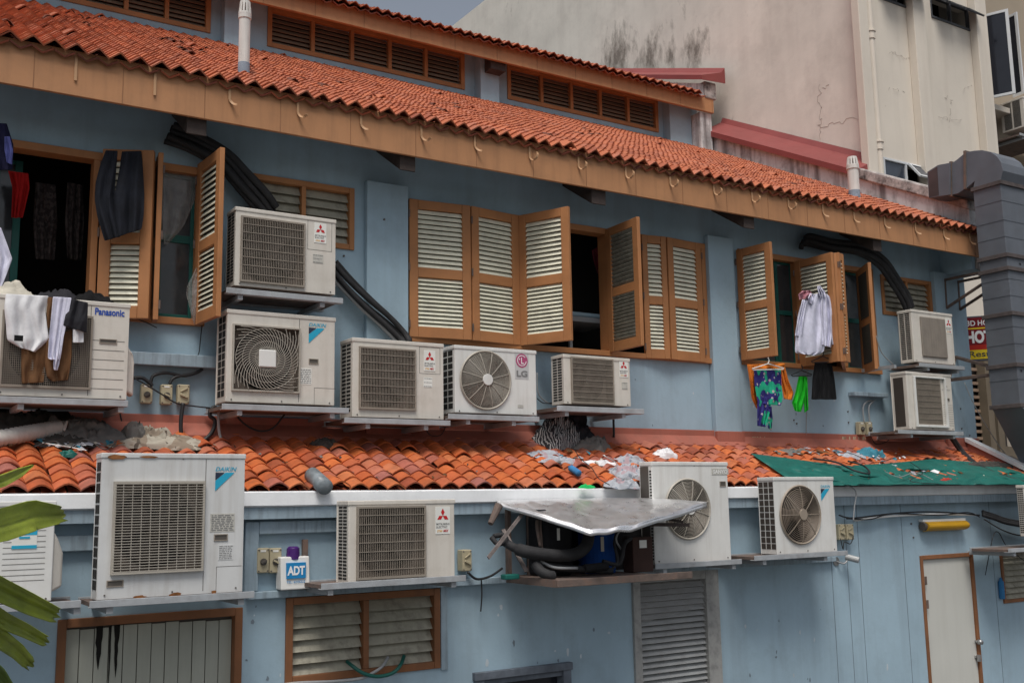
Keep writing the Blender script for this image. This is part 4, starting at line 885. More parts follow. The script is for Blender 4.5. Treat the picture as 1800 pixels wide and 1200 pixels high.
# 1 the big unit under the drying clothes
r, fr, X_, Z_, W, H = ac('large cream air conditioner under drying clothes at the far left', (-2, 517), (222, 702), 7.96, .26, opening=(8, 548, 155, 682), grille='mesh', side=None)
seam(r, fr, X_(158, 600) - .002, X_(158, 600) + .002, .02, H - .03)
text_mesh('Panasonic', X_(167, 545), Z_(167, 553), X_(219, 548) - X_(167, 548), .052, -.003, 'lettering', 'blue_ink', r, fr, bold=.03)
for k in range(6): seam(r, fr, X_(162, 600), X_(219, 600), H * (.6 - k * .1), H * (.6 - k * .1) + .0035)
recess(r, fr, X_(190, 600), Z_(190, 600), .11, .022)
mb = MB().frame(*fr); zz = H * .02; mb.prism([(W, .02, .06), (W + .06, .05, .03), (W + .06, .05, .28), (W + .045, .03, .34), (W, .02, .4)], (0, .12, 0)); mb.build('valve_cover', 'ac_cream', r, bevel=.015)
shelf('grey steel bracket under the unit covered by drying clothes', (-20, 697), (224, 703), 7.95, YU, arms=(.2, .93))
# 2
r, fr, X_, Z_, W, H = ac('topmost cream air conditioner in the upper left, fed by black pipes', (415, 364), (589, 518), YA, .22, opening=(426, 382, 532, 503), side=(2, 22, .6))
badge(r, fr, 'm', X_(563, 410), Z_(563, 410), .17); label_plate(r, fr, X_(559, 454), Z_(559, 455), .09, .075, 'label_grey', 3)
mb = MB().frame(*fr); q = (X_(541, 390), X_(583, 400), Z_(541, 438), Z_(541, 386)); g = .003
for u in ((q[0], q[0] + g, q[2], q[3]), (q[1], q[1] + g, q[2], q[3]), (q[0], q[1], q[2], q[2] + g), (q[0], q[1], q[3] - g, q[3])): mb.box(u[0], u[1], -.001, .001, u[2], u[3])
mb.build('panel_outline', 'seam', r)
shelf('grey steel bracket directly above the unit with the spiral fan guard', (396, 506), (601, 525), YA - .02, YU, arms=(.1, .8))
# 3
r, fr, X_, Z_, W, H = ac('cream air conditioner with spiral wire fan guard and white square hub', (400, 544), (588, 713), YA, .24, opening=(411, 571, 524, 689), grille='spiral', side=(2, 11, .84), gcol='grille_pale')
seam(r, fr, X_(526, 600) - .002, X_(526, 600) + .002, .02, H - .03); badge(r, fr, 'd', X_(558, 583), Z_(558, 585), .18)
recess(r, fr, X_(551, 635), Z_(551, 635), .07, .03); label_plate(r, fr, X_(537, 661), Z_(537, 661), .1, .13, 'label_white', 8)
mb = MB().frame(*fr); a, b, c, d = X_(552, 690), X_(590, 690), .0, Z_(560, 682); mb.box(a, a + .003, -.001, .001, c, d); mb.box(a, b, -.001, .001, d, d + .003); mb.build('panel_outline', 'seam', r)
shelf('grey steel bracket under the unit with the spiral fan guard', (388, 713), (611, 714), YA - .02, YU, arms=(.12, .85))
# 4
r, fr, X_, Z_, W, H = ac('cream square grilled air conditioner directly left of the round fanned white one', (620, 594), (780, 737), YA - .02, .25, opening=(633, 611, 728, 719), side=(2, 18, .6))
badge(r, fr, 'm', X_(755, 634), Z_(755, 634), .18); label_plate(r, fr, X_(752, 672), Z_(752, 672), .085, .085, 'label_white', 3)
mb = MB().frame(*fr); q = (X_(737, 610), X_(773, 615), Z_(737, 656), Z_(737, 609))
for u in ((q[0], q[0] + g, q[2], q[3]), (q[1], q[1] + g, q[2], q[3]), (q[0], q[1], q[2], q[2] + g), (q[0], q[1], q[3] - g, q[3])): mb.box(u[0], u[1], -.001, .001, u[2], u[3])
mb.build('panel_outline', 'seam', r)
shelf('grey steel bracket just left of the one below the round fanned white unit', (603, 734), (789, 739), YA - .04, YU, arms=(.2, .75))
# 5
r, fr, X_, Z_, W, H = ac('white air conditioner with round fan guard and pink round emblem', (799, 607), (944, 730), YA - .02, .25, body='ac_white', circle=(853, 668, 43), grille='ring', side=(2, 9, .78), fan='fan_dark', gcol='grille_pale', rings=20, sidecol='black_hole')
badge(r, fr, 'lg', X_(917, 642), Z_(917, 643), .24); label_plate(r, fr, X_(915, 713), Z_(915, 714), .06, .025, 'label_grey', 2)
shelf('grey steel bracket below the round fanned white unit', (785, 727), (945, 733), YA - .04, YU, arms=(.2, .7))
# 6
r, fr, X_, Z_, W, H = ac('small cream square grilled air conditioner under the half open middle shutter', (990, 623), (1109, 714), YA, .2, opening=(1004, 629, 1077, 709), side=(2, 16, .6))
badge(r, fr, 'm', X_(1096, 648), Z_(1096, 648), .17); label_plate(r, fr, X_(1098, 678), Z_(1098, 678), .07, .07, 'label_grey', 2)
shelf('long grey steel bracket under the small square grilled unit in the middle', (976, 713), (1129, 719), YA - .04, YU, arms=(.1, .75), h=.05)
# 7, 8
r, fr, X_, Z_, W, H = ac('cream air conditioner with plain brown panel over its fan, upper right', (1601, 544), (1680, 642), YA, .2, side=(2, 24, .6))
mb = MB().frame(*fr); mb.box(X_(1616, 560), X_(1659, 560), -.02, .0, Z_(1616, 626), Z_(1616, 556)); mb.build('fan_cover', 'cover_brown', r, bevel=.02)
badge(r, fr, 'm', X_(1667, 572), Z_(1667, 573), .19)
shelf('galvanised bracket between the two units at the right end of the wall', (1612, 637), (1692, 645), YA - .03, YU, arms=(-.5, .2, .85), m='galv')
r, fr, X_, Z_, W, H = ac('cream air conditioner with framed grille, below the brown panelled one', (1592, 653), (1679, 757), YA - .02, .22, opening=(1607, 664, 1655, 746), grille='v', side=(1, 1, .96), sidecol='fan_dark', gcol='grille_grey', sidey=(.15, .92), sidez=(.04, .93))
for k in range(10): seam(r, fr, X_(1657, 700), W - .01, H * (.45 - k * .04), H * (.45 - k * .04) + .003)
mb = MB().frame(*fr); diamonds(mb, X_(1661, 676), Z_(1661, 677), .045, -.003); mb.build('emblem', 'grille_grey', r); text_mesh('MITSUBISHI', X_(1655, 684), Z_(1655, 686), .16, .018, -.003, 'lettering', 'grey_ink', r, fr)
recess(r, fr, X_(1664, 702), Z_(1664, 702), .09, .02)
mb = MB().frame(*fr); a, b, c, d = X_(1603, 664), X_(1659, 664), Z_(1603, 750), Z_(1603, 660)
for u in ((a, a + .03, c, d), (b - .03, b, c, d), (a + .03, b - .03, c, c + .03), (a + .03, b - .03, d - .02, d)): mb.box(u[0], u[1], -.03, -.001, u[2], u[3])
mb.build('fan_surround', 'ac_white', r, bevel=.005)
shelf('grey steel bracket under the lowest unit at the right end of the upper wall', (1575, 755), (1690, 759), YA - .03, YU, arms=(.2, .85))
# 9 far left, lower wall
r, fr, X_, Z_, W, H = ac('white ribbed air conditioner with a blue sticker behind the palm fronds', (-110, 884), (90, 1056), YB, .22, body='ac_white', side=None)
for k in range(12): seam(r, fr, X_(5, 960), X_(80, 960), H * (.82 - k * .055), H * (.82 - k * .055) + .003)
x, z = X_(43, 946), Z_(43, 946); mb = MB().frame(*fr); mb.box(x - .07, x + .07, -.003, 0, z - .06, z + .06); b = mb.build('sticker', 'label_white', r)
mb = MB().frame(*fr); mb.poly([(x - .07, -.004, z + .02), (x + .07, -.004, z + .02), (x + .07, -.004, z + .055), (x, -.004, z + .1), (x - .07, -.004, z + .055)]); mb.box(x - .07, x + .07, -.0045, -.003, z - .06, z - .04); mb.box(x - .03, x + .03, -.006, -.0045, z + .0, z + .012); mb.build('print', 'cyan_ink', b)
mb = MB().frame(*fr); mb.prism([(W, .02, .05), (W + .065, .05, .08), (W + .065, .05, .28), (W + .03, .03, .37), (W, .02, .42)], (0, .12, 0)); mb.build('valve_cover', 'ac_cream', r, bevel=.015)
shelf('grey steel bracket under the white ribbed unit behind the palm fronds', (-100, 1063), (141, 1058), YB, YL, arms=(.3, .95))
# 10
r, fr, X_, Z_, W, H = ac('very large pale air conditioner with wide barred grille, lower left', (180, 797), (426, 1039), YB, .16, body='ac_pale', opening=(203, 849, 352, 999), grille='h', side=(2, 12, .84), gcol='grille_pale', gd=.03)
seam(r, fr, X_(360, 900) - .002, X_(360, 900) + .002, .02, H - .03); badge(r, fr, 'd', X_(397, 838), Z_(397, 840), .17)
label_plate(r, fr, X_(391, 918), Z_(391, 918), .165, .12, 'label_grey', 9); recess(r, fr, X_(388, 944), Z_(388, 944), .08, .032); label_plate(r, fr, X_(397, 968), Z_(397, 970), .1, .1, 'ac_pale', 8)
recess(r, fr, X_(202, 1025), Z_(202, 1025), .09, .03)
mb = MB().frame(*fr); a, b, c, d = X_(380, 1000), W - .01, .012, Z_(380, 996); mb.box(a, a + .003, -.001, .001, c, d); mb.box(a, b, -.001, .001, d, d + .003); mb.build('panel_outline', 'seam', r)
mat('rust_stain', (.22, .09, .03), .9, var=.5, vs=20); rr = random.Random(2)
mb = MB().frame(*fr)
for cx, cz, w, h in ((X_(245, 1046), .006, .07, .014), (X_(308, 1042), .008, .08, .016), (X_(205, 800), H - .02, .1, .02), (X_(262, 800), H - .018, .09, .012), (X_(375, 1035), .008, .03, .02)):
    mb.F(*[mb.V((cx + w * .6 * math.cos(k * .6) * rr.uniform(.7, 1.2), -.0075, cz + h * .8 * math.sin(k * .6) * rr.uniform(.6, 1.2))) for k in range(10)])
mb.build('rust_patch', 'rust_stain', r)
shelf('grey steel bracket under the very large unit on the lower left', (156, 1055), (445, 1038), YB - .01, YL, arms=(.1, .9), strut=0)
# 11
r, fr, X_, Z_, W, H = ac('cream air conditioner with square grille above the brown louvred window', (613, 881), (800, 1018), YB, .2, opening=(629, 893, 745, 1009), side=(2, 22, .6))
badge(r, fr, 'm', X_(778, 914), Z_(778, 914), .2)
shelf('grey steel bracket between the square grilled unit and the brown louvred window', (562, 1021), (816, 1013), YB, YL, arms=(.05, .9), strut=0)
# 12
r, fr, X_, Z_, W, H = ac('tall white air conditioner with round fan guard behind the crumpled metal sheet', (1145, 812), (1286, 984), YB + .1, .16, body='ac_white', circle=(1208, 894, 38.5), grille='ring', side=None, fan='fan_brown', gcol='grille_pale', rings=17, spokes=12)
mb = MB().frame(*fr); mb.box(-.008, .004, .045, .15, .03, H - .035); mb.build('side_grille', 'box_dark', r)
mb = MB().frame(*fr)
for k in range(30): mb.box(-.002, .003, .008, .034, .04 + k * (H - .1) / 30, .04 + k * (H - .1) / 30 + .014)
mb.build('side_vent', 'black_hole', r)
mb = MB().frame(*fr); mb.box(X_(1251, 828), X_(1280, 828), -.003, 0, Z_(1265, 834), Z_(1265, 823)); b = mb.build('name_plate', 'label_grey', r)
text_mesh('SANYO', X_(1253, 828), Z_(1265, 832), X_(1278, 828) - X_(1253, 828), .035, -.0045, 'lettering', 'white_plastic', b, fr, bold=.04); recess(r, fr, X_(1270, 850), Z_(1270, 850), .06, .035)
shelf('rusty rail under the tall white unit, shared with the open machine', (1148, 988), (1300, 984), YB + .06, YL, arms=(.1, .9), strut=0)
# 13
r, fr, X_, Z_, W, H = ac('white air conditioner with brown round fan guard and open side cells', (1359, 839), (1472, 968), YB, .2, body='ac_white', circle=(1406, 904, 34.5), grille='ring', side=(3, 11, .86), fan='fan_brown', gcol=mat('grille_tan', (.3, .25, .2), .5, dirt=.3).name, rings=13, spokes=8, sidecol='fan_dark', sidey=(.02, .98))
badge(r, fr, 'd', X_(1451, 864), Z_(1451, 865), .16)
shelf('grey steel bracket under the brown fanned white unit on the lower right', (1322, 975), (1486, 968), YB - .01, YL, arms=(.1, .75), strut=0)
# 14 right edge, 15 next door
r, fr, X_, Z_, W, H = ac('cream unit at the very right edge of the lower wall, above the small louvred window', (1799, 853), (1890, 938), YB - .1, .09, side=(3, 22, .55))
shelf('steel bracket at the very right edge of the lower wall', (1768, 962), (1880, 958), YB - .1, YL, arms=(.1, .8), strut=.0)
r, fr, X_, Z_, W, H = ac('cream unit hanging on the tall cream building at the right edge', (1798, 170), (1850, 236), YN - .2, .42, side=(2, 30, .6), group='air conditioner on the tower block')
shelf('steel bracket holding the unit on the tall cream building', (1790, 241), (1850, 245), YN - .2, YN + 1.1, arms=(.1,), strut=0)
# ------------------------------------------------------------------ exhaust duct at the right
XD = at(1768, 400, 7.35).x; YD = 7.35
D = lambda x, y: atx(x, y, XD)
du = empty('exhaust_duct', (XD, YD, -2.7), 'big grey sheet metal kitchen exhaust duct with a hooked top at the right edge', 'duct')
wD = .5
mb = MB()
prof = [(1745, 705), (1737, 640), (1728, 480), (1716, 330), (1713, 319), (1700, 330), (1684, 340), (1672, 343), (1672, 288), (1684, 279), (1697, 268), (1712, 265), (1726, 264), (1741, 267), (1753, 275), (1760, 286), (1763, 300), (1764, 318), (1770, 420), (1779, 520), (1787, 620), (1792, 705)]
P_ = [D(*p) for p in prof]
# sides as polygons, rim faces lighter where they face the street
yb = P_[0].y; yf = P_[-1].y
ys = [D(1737, 640).y, D(1787, 640).y]
yback, yfront = D(1737, 640).y, D(1787, 640).y
Q = []
for (px, py), p in zip(prof, P_):
    q = p.copy()
    if px in (1745, 1737, 1728, 1716): q.y = yback
    if py > 310 and px > 1755: q.y = yfront
    Q.append(q)
Q[0].z = Q[-1].z = at(1770, 712, yfront).z
mb.prism(Q, (wD, 0, 0)); mb.build('duct_body', 'duct_metal', du, bevel=.004)
mb = MB(); P2 = [D(1673, 343), D(1636, 349), D(1633, 303), D(1652, 291), D(1673, 287)]
mb.prism([p + Vector((-.04, 0, 0)) for p in P2], (wD + .08, 0, 0)); mb.build('duct_mouth', 'duct_metal', du, bevel=.003)
mb = MB(); mb.prism([D(1637, 347) + Vector((-.043, 0, 0)), D(1635, 304) + Vector((-.043, 0, 0)), D(1651, 294) + Vector((-.043, 0, 0)), D(1654, 344) + Vector((-.043, 0, 0))], (.002, 0, 0)); mb.build('mouth_opening', mat('mouth_shade', (.07, .05, .05), .8, var=.3), du)  # flat dark plate, shade inside the mouth put into its colour
mat('flange_steel', (.085, .07, .068), .8, var=.3, vs=12)
def flange(px, py, nm='flange'):
    z = D(px, py).z; mb = MB(); g = .022
    mb.box(XD - g, XD + wD + g, yfront - g, yback + g, z - .025, z + .025); mb.build(nm, 'flange_steel', du, bevel=.003)
flange(1766, 318); flange(1772, 447); flange(1776, 470); flange(1784, 549); flange(1790, 640)
for px in (1672, 1697):
    a, b = D(px, 343 if px == 1672 else 330), D(px, 287 if px == 1672 else 268); mb = MB(); mb.prism([a + Vector((-.02, -.015, -.02)), a + Vector((-.02, .015, -.02)), b + Vector((-.02, .015, .02)), b + Vector((-.02, -.015, .02))], (wD + .04, 0, 0)); mb.build('flange', 'rusty', du)
mb = MB()
for py in (350, 385, 415, 490, 520, 575, 605, 668):
    z = D(1766, py).z; mb.box(XD - .004, XD + wD + .004, yfront - .004, yback + .004, z - .004, z + .004)
mb.build('standing_seam', 'duct_metal', du)
# widening hopper at the foot, leaning away to the right
zt_ = at(1770, 712, yfront).z; zb_ = zt_ - .75
mb = MB(); T_ = [(XD, yfront, zt_), (XD + wD, yfront, zt_), (XD + wD, yback, zt_), (XD, yback, zt_)]; B_ = [(XD + .55, yfront - .5, zb_), (XD + 1.4, yfront - .5, zb_), (XD + 1.4, yback, zb_), (XD + .55, yback, zb_)]
a = [mb.V(p) for p in T_]; b = [mb.V(p) for p in B_]
for i in range(4): mb.F(a[i], a[(i + 1) % 4], b[(i + 1) % 4], b[i])
mb.F(*a); mb.F(*b[::-1]); mb.build('hopper', 'duct_metal', du, bevel=.004)
flange(1791, 712)
# steel brackets that carry the duct
def frame_bracket(lbl, wall, out, foot, Yw, two=.28):
    w_ = at(*wall, Yw); o_ = Vector((XD + .02, yback, at(*out, yback).z)); f_ = at(*foot, Yw)
    r = empty('duct_bracket', w_, lbl, 'bracket', 'steel brackets carrying the duct')
    for dx in (0, two):
        d = Vector((dx, 0, 0)); mb = MB(); mb.bar(w_ + d, Vector((w_.x + dx, yfront, w_.z)), .03, .03); mb.build('arm', 'rusty', r)
        mb = MB(); mb.bar(f_ + d, Vector((w_.x + dx, yfront + .15, w_.z)), .03, .03); mb.build('strut', 'rusty', r); mb = MB(); mb.bar(w_ + d, f_ + d, .03, .012, up=(0, 1, 0)); mb.build('upright', 'rusty', r)
    mb = MB(); mb.bar((w_.x, yfront + .1, w_.z), (XD + wD, yfront + .1, w_.z), .03, .03); mb.build('cross_bar', 'rusty', r)
frame_bracket('rusty steel triangle bracket near the top of the duct, below the eave end', (1661, 492), (1728, 470), (1664, 541), YU - .07)
frame_bracket('rusty steel bracket at mid height beside the restaurant sign', (1660, 668), (1730, 655), (1672, 626), YU - .07, .1)
# hotel and restaurant sign
sg = empty('shop_sign', at(1697, 632, YU + .2), 'red and yellow vertical sign half hidden behind the duct at the right', 'sign')
hS = at(1699, 632, YU + .25); fS = at(1742, 625, YU + .25); u = Vector((.62, -.784, 0)); nS = Vector((u.y, -u.x, 0)); zS = at(1697, 560, YU + .25).z; HS = zS - hS.z; frS = (hS, u, -nS, Vector((0, 0, 1))); WS = .62
frS = (hS, u, Vector((.784, .62, 0)), Vector((0, 0, 1)))
mb = MB().frame(*frS); mb.box(-.02, WS, 0, .1, -.02, HS + .02); mb.build('sign_box', mat('sign_case', (.1, .11, .14), .6), sg)
for a, b, m in ((0, .22, 'yellow_ink'), (.22, .34, 'sign_red'), (.34, .72, 'sign_dark'), (.72, .755, 'yellow_ink'), (.755, 1, 'sign_dark')):
    if m == 'sign_red' and m not in MATS: mat('sign_red', (.45, .02, .01), .4, var=.05); mat('sign_dark', (.2, .005, .012), .4, var=.05)
    mb = MB().frame(*frS); mb.box(0, WS, -.004, 0, HS * a, HS * b); mb.build('sign_band', m, sg)
text_mesh('3D HOTEL', .04, HS * .8, .42, HS * .13, -.006, 'lettering', 'white_ink', sg, frS, bold=.02); text_mesh('HOT', .02, HS * .38, .32, HS * .3, -.006, 'lettering', 'white_ink', sg, frS, bold=.05); text_mesh('Rest', .04, HS * .05, .26, HS * .14, -.006, 'lettering', 'black_ink', sg, frS, bold=.01)
# ------------------------------------------------------------------ insulated pipe runs, cables, hoses
def run(name, label, cat, tubes, m='black_foam', group=None, n=8):
    r = None
    if len(tubes) == 1:
        pts, rad = tubes[0]; mb = MB(); mb.tube(pts, rad, n); return tag(mb.build(name, m, None, smooth=True), label, cat, group)
    p = tubes[0][0][0]; r = empty(name, p, label, cat, group)
    for t in tubes:
        mb = MB(); mb.tube(t[0], t[1], n); mb.build('pipe', t[2] if len(t) > 2 else m, r, smooth=True)
    return r
def pth(pts, Y, off=(0, 0, 0)): return [at(p[0], p[1], (p[2] if len(p) > 2 else Y)) + Vector(off) for p in pts]
base = [(300, 240, 8.42), (345, 258, 8.38), (395, 288, 8.34), (430, 325, 8.34), (462, 360, 8.36), (480, 385, 8.4)]
run('pipe_bundle', 'thick black insulated pipe bundle drooping from the rafter to the topmost left unit', 'pipes', [([p + Vector((i * .012 - .05, -.035 * (i % 2), .028 * i - .05 + .01 * math.sin(i * 2 + j))) for j, p in enumerate(pth(base, 8.4))], .024 + .006 * (i % 3)) for i in range(6)])
base = [(585, 470, 8.42), (610, 500, 8.4), (645, 535, 8.38), (680, 565, 8.38), (705, 590, 8.36), (716, 606, 8.3)]
run('pipe_bundle', 'black insulated pipes slanting down across the pilaster to the lower centre units', 'pipes', [([p + Vector((i * .02 - .05, -.03 * (i % 2), .026 * i - .05 + .012 * math.sin(i * 1.7 + j))) for j, p in enumerate(pth(base, 8.4))], .02 + .006 * (i % 2), 'black_foam' if i else 'cable_grey') for i in range(5)])
base = [(1412, 432, 8.42), (1418, 424, 8.38), (1460, 434, 8.36), (1510, 440, 8.34), (1548, 462, 8.32), (1572, 495, 8.32), (1590, 525, 8.33), (1598, 548, 8.35)]
run('pipe_bundle', 'taped black pipe bundle curving over the right shutters to the right end units', 'pipes', [([p + Vector((i * .02 - .04, -.03 * (i % 2), .03 * i - .04 + .008 * math.sin(i * 2 + j))) for j, p in enumerate(pth(base, 8.4))], .03 + .008 * (i % 2)) for i in range(4)])
run('pipe_bundle', 'black pipes dropping from the lowest right unit across the tarpaulin', 'pipes', [([at(1668, 764, 8.3) + Vector((i * .05, 0, 0))] + [lean(px, py, .06 + .01 * i) + Vector((i * .05, 0, 0)) for px, py in ((1690, 795), (1712, 815), (1740, 830), (1775, 842), (1830, 856))], .024) for i in range(2)])
for pts, Y, rad, m, lb in (
    ([(322, 708), (318, 740), (320, 765), (335, 778), (355, 775), (372, 760), (378, 740), (369, 730), (372, 718), (380, 714)], 8.35, .016, 'cable_black', 'looped black conduit hanging from the right hand beige lever switch'),
    ([(235, 664), (250, 664), (262, 672), (268, 678)], 8.42, .015, 'cable_black', 'black cable running into the left beige switch under the ledge'),
    ([(265, 672), (270, 660), (290, 655), (310, 658), (325, 660), (345, 655), (356, 648)], 8.44, .013, 'cable_black', 'black cable arching over the beige switches to the ledge'),
    ([(298, 675), (304, 665), (318, 660), (335, 658)], 8.44, .013, 'cable_black', 'short black cable entering the middle beige switch'),
    ([(236, 664), (280, 690), (310, 708), (345, 714), (385, 718)], 8.38, .006, 'cable_black', 'thin black wire sagging across the three beige switches'),
    ([(412, 725), (430, 745), (455, 757), (480, 752), (500, 728)], 8.3, .008, 'cable_black', 'thin cable looping below the bracket of the spiral guarded unit'),
    ([(385, 716), (384, 745), (388, 770), (398, 790)], 8.3, .012, 'cable_grey', 'grey hose hanging down from the spiral guarded unit'),
    ([(355, 572), (352, 600), (350, 618), (348, 624)], 8.44, .004, 'cable_black', 'thin wire hanging from the foot of the left shutter'),
    ([(244, 562), (258, 567), (270, 573), (276, 576)], 8.42, .004, 'cable_black', 'bent wire sticking out under the left window sill'),
    ([(212, 702), (210, 720), (214, 740)], 8.3, .006, 'cable_black', 'short black wire under the unit with drying clothes'),
    ([(758, 745), (750, 755), (758, 765), (775, 764), (783, 750)], 8.3, .004, 'cable_black', 'small loop of wire below the lowest left centre unit'),
    ([(1078, 722), (1079, 760), (1079, 768)], 8.42, .012, 'cable_black', 'short straight drain pipe under the small middle unit'),
    ([(944, 655), (946, 690), (960, 706), (972, 710)], 8.4, .007, 'cable_grey', 'grey wire between the round fanned unit and the small middle unit'),
    ([(944, 700), (955, 708), (970, 708)], 8.35, .005, 'cable_black', 'dark wire beside the round fanned unit'),
    ([(1420, 600), (1418, 700), (1417, 765)], 8.47, .006, 'cable_grey', 'thin grey downpipe behind the green leggings'),
    ([(1540, 590), (1550, 620), (1570, 640)], 8.3, .007, 'cable_grey', 'grey wire between the last shutter and the right end units'),
    ([(1530, 765), (1540, 780), (1560, 775), (1565, 762)], 8.4, .005, 'cable_black', 'thin wire looping below the pair of beige switches on the right'),
    ([(1695, 672), (1712, 710), (1735, 750), (1765, 795), (1800, 830)], 8.0, .006, 'cable_grey', 'long thin wire slanting from the duct bracket down past the verge'),
    ([(822, 1005), (838, 1017), (862, 1012), (883, 998)], 7.4, .01, 'cable_black', 'black cable sagging from the single beige switch to the open machine'),
    ([(846, 1016), (847, 1045), (845, 1074)], 7.42, .006, 'cable_black', 'loose black cable end hanging down the lower wall'),
    ([(1486, 852), (1500, 858), (1505, 868), (1502, 890), (1500, 915)], 7.3, .007, 'cable_grey', 'grey cable dropping from the gutter to the pair of switches'),
    ([(1478, 948), (1482, 965), (1484, 952), (1495, 955), (1500, 942)], 7.42, .005, 'cable_black', 'tangled thin wires below the pair of switches by the fan unit'),
    ([(1732, 1010), (1745, 945), (1755, 935), (1770, 960), (1800, 985)], 7.4, .005, 'cable_black', 'thin wire drooping at the right edge of the lower wall')):
    mb = MB(); mb.tube(pth(pts, Y), rad, 6 if rad < .01 else 8); tag(mb.build('cable', m, None, smooth=True), lb, 'cable', 'loose cables and wires')
# conduit and cables along the lower wall
run('conduit', 'pale conduit and black wires strapped along the wall from the switches to the yellow lamp', 'cable', [(pth([(1502, 914), (1560, 907), (1640, 903), (1715, 904)], 7.44), .013, 'white_plastic'), (pth([(1475, 905), (1500, 910), (1560, 903), (1620, 899), (1680, 901), (1722, 905)], 7.43), .008, 'cable_black'), (pth([(1488, 911), (1530, 912), (1570, 902), (1650, 905), (1700, 900), (1722, 908)], 7.42), .006, 'cable_black')])
run('cable_bundle', 'thick bundle of black cables at the right edge above the small louvred window', 'cable', [(pth([(1728, 905), (1750, 912), (1775, 920), (1840, 930)], 7.35 + .02 * i, (0, 0, .02 * i)), .02) for i in range(3)] + [(pth([(1730, 912), (1760, 930), (1790, 940), (1830, 942)], 7.3), .008)])
# green and grey hoses through the louvred window
run('hose', 'green garden hose looping out between the slats of the brown louvred window', 'hose', [(pth([(710, 1152, 7.5), (704, 1168, 7.42), (690, 1182, 7.4), (665, 1188, 7.4), (640, 1183, 7.4), (620, 1170, 7.44), (610, 1162, 7.52)], 7.4), .014)], 'hose_green' if 'hose_green' in MATS else mat('hose_green', (.01, .1, .08), .4).name)
run('hose', 'grey hose crossing the green one at the brown louvred window', 'hose', [(pth([(682, 1154, 7.5), (672, 1170, 7.43), (655, 1182, 7.42), (632, 1192, 7.42), (585, 1197, 7.42), (520, 1200, 7.4), (480, 1206, 7.4)], 7.4), .012)], 'cable_grey')
# ledges on the upper wall
for a, b, yt, lb in (((222, 617), (384, 627), 30, 'pale blue metal tray on the upper wall left of the spiral guarded unit'), ((1500, 688), (1560, 700), 9, 'small pale blue metal tray left of the lowest right unit')):
    p, q = at(*a, YU - .08), at(*b, YU - .08); h_ = .1 if yt == 30 else .05
    mb = MB(); mb.box(p.x, q.x, YU - .1, YU - .002, p.z - h_, p.z); tag(mb.build('cable_tray', 'blue_trim', None, bevel=.006), lb, 'cable tray')
# switches
def switch(tl, br, Y, label, kind=0, d=.06, tilt=0):
    x0, x1, z0, z1 = rect(tl, br, Y); W, H = x1 - x0, z1 - z0; r = empty('isolator_switch', (x0, Y, z0), label, 'switch', 'isolator switches beside the air conditioners'); fr = ((x0, Y, z0), (1, 0, 0), (0, 1, 0), (0, 0, 1))
    mb = MB().frame(*fr); mb.box(0, W, 0, d, 0, H); mb.build('housing', 'beige_box', r, bevel=.008)
    mb = MB().frame(*fr); c = (W / 2, -.006, H * .45); R_ = min(W, H) * .28
    if kind == 2:
        mb.bar((W * .2, -.01, H * .5), (W * .8, -.01, H * .35), .02, .014, up=(0, -1, 0)); mb.bar((W * .22, -.006, H * .62), (W * .8, -.006, H * .82), .01, .01, up=(0, -1, 0)); mb.build('lever', 'beige_box', r, bevel=.003)
    else:
        mb.cyl((c[0], -.01, c[2]), (c[0], .004, c[2]), R_, 16); mb.build('dial', 'box_dark', r)
        mb = MB().frame(*fr); mb.bar((c[0] - R_ * .8, -.016, c[2] - R_ * (.4 - .8 * kind)), (c[0] + R_ * .8, -.016, c[2] + R_ * (.4 - .8 * kind)), .012, .016, up=(0, -1, 0)); mb.build('knob', 'beige_box' if kind else 'box_dark', r)
        mb = MB().frame(*fr); mb.box(W * .25, W * .7, -.002, .001, H * .84, H * .92); mb.build('tag', 'label_white', r)
    for fx in (.12, .88):
        for fz in (.08, .92): mb = MB().frame(*fr); mb.cyl((W * fx, -.003, H * fz), (W * fx, .002, H * fz), .006, 8); mb.build('screw', 'seam', r)
YS = YU - .08
switch((249, 674), (268, 709), YS, 'leftmost beige rotary switch of the three below the blue tray', 0); switch((284, 675), (303, 711), YS, 'middle beige rotary switch of the three below the blue tray', 1); switch((313, 675), (333, 710), YS, 'right lever switch of the three below the blue tray', 2)
switch((1510, 741), (1522, 764), YS, 'left one of two beige switches under the small tray on the right', 0); switch((1524, 741), (1535, 764), YS, 'right one of two beige switches under the small tray on the right', 0)
switch((453, 963), (473, 1006), YL - .06, 'beige dial switch at left in the niche beside the alarm box', 0); switch((475, 963), (495, 1006), YL - .06, 'beige dial switch at right in the niche, next to the alarm box', 1)
switch((813, 966), (830, 1003), YL - .1, 'beige lever switch right of the square grilled unit on the lower wall', 2, .09)
switch((1474, 921), (1487, 948), YL - .08, 'left one of two grey beige switches beside the brown fanned unit', 2); switch((1488, 921), (1502, 948), YL - .08, 'right one of two grey beige switches beside the brown fanned unit', 2)
for a, b in (((1519, 742), (1527, 703)), ((1529, 742), (1531, 703))):
    mb = MB(); p = at(a[0], a[1], YS + .03); q = at(b[0], b[1], YS + .03); mb.tube([p, p + Vector((0, 0, .18)), Vector((p.x + .08, p.y, q.z - .02)), q + Vector((.1, .03, 0))], .01, 8); tag(mb.build('conduit', 'cable_grey', None, smooth=True), 'thin grey conduit bending from the small right tray down to the %s of its switches' % ('left' if a[0] == 1519 else 'right'), 'conduit', 'conduits of the right switches')
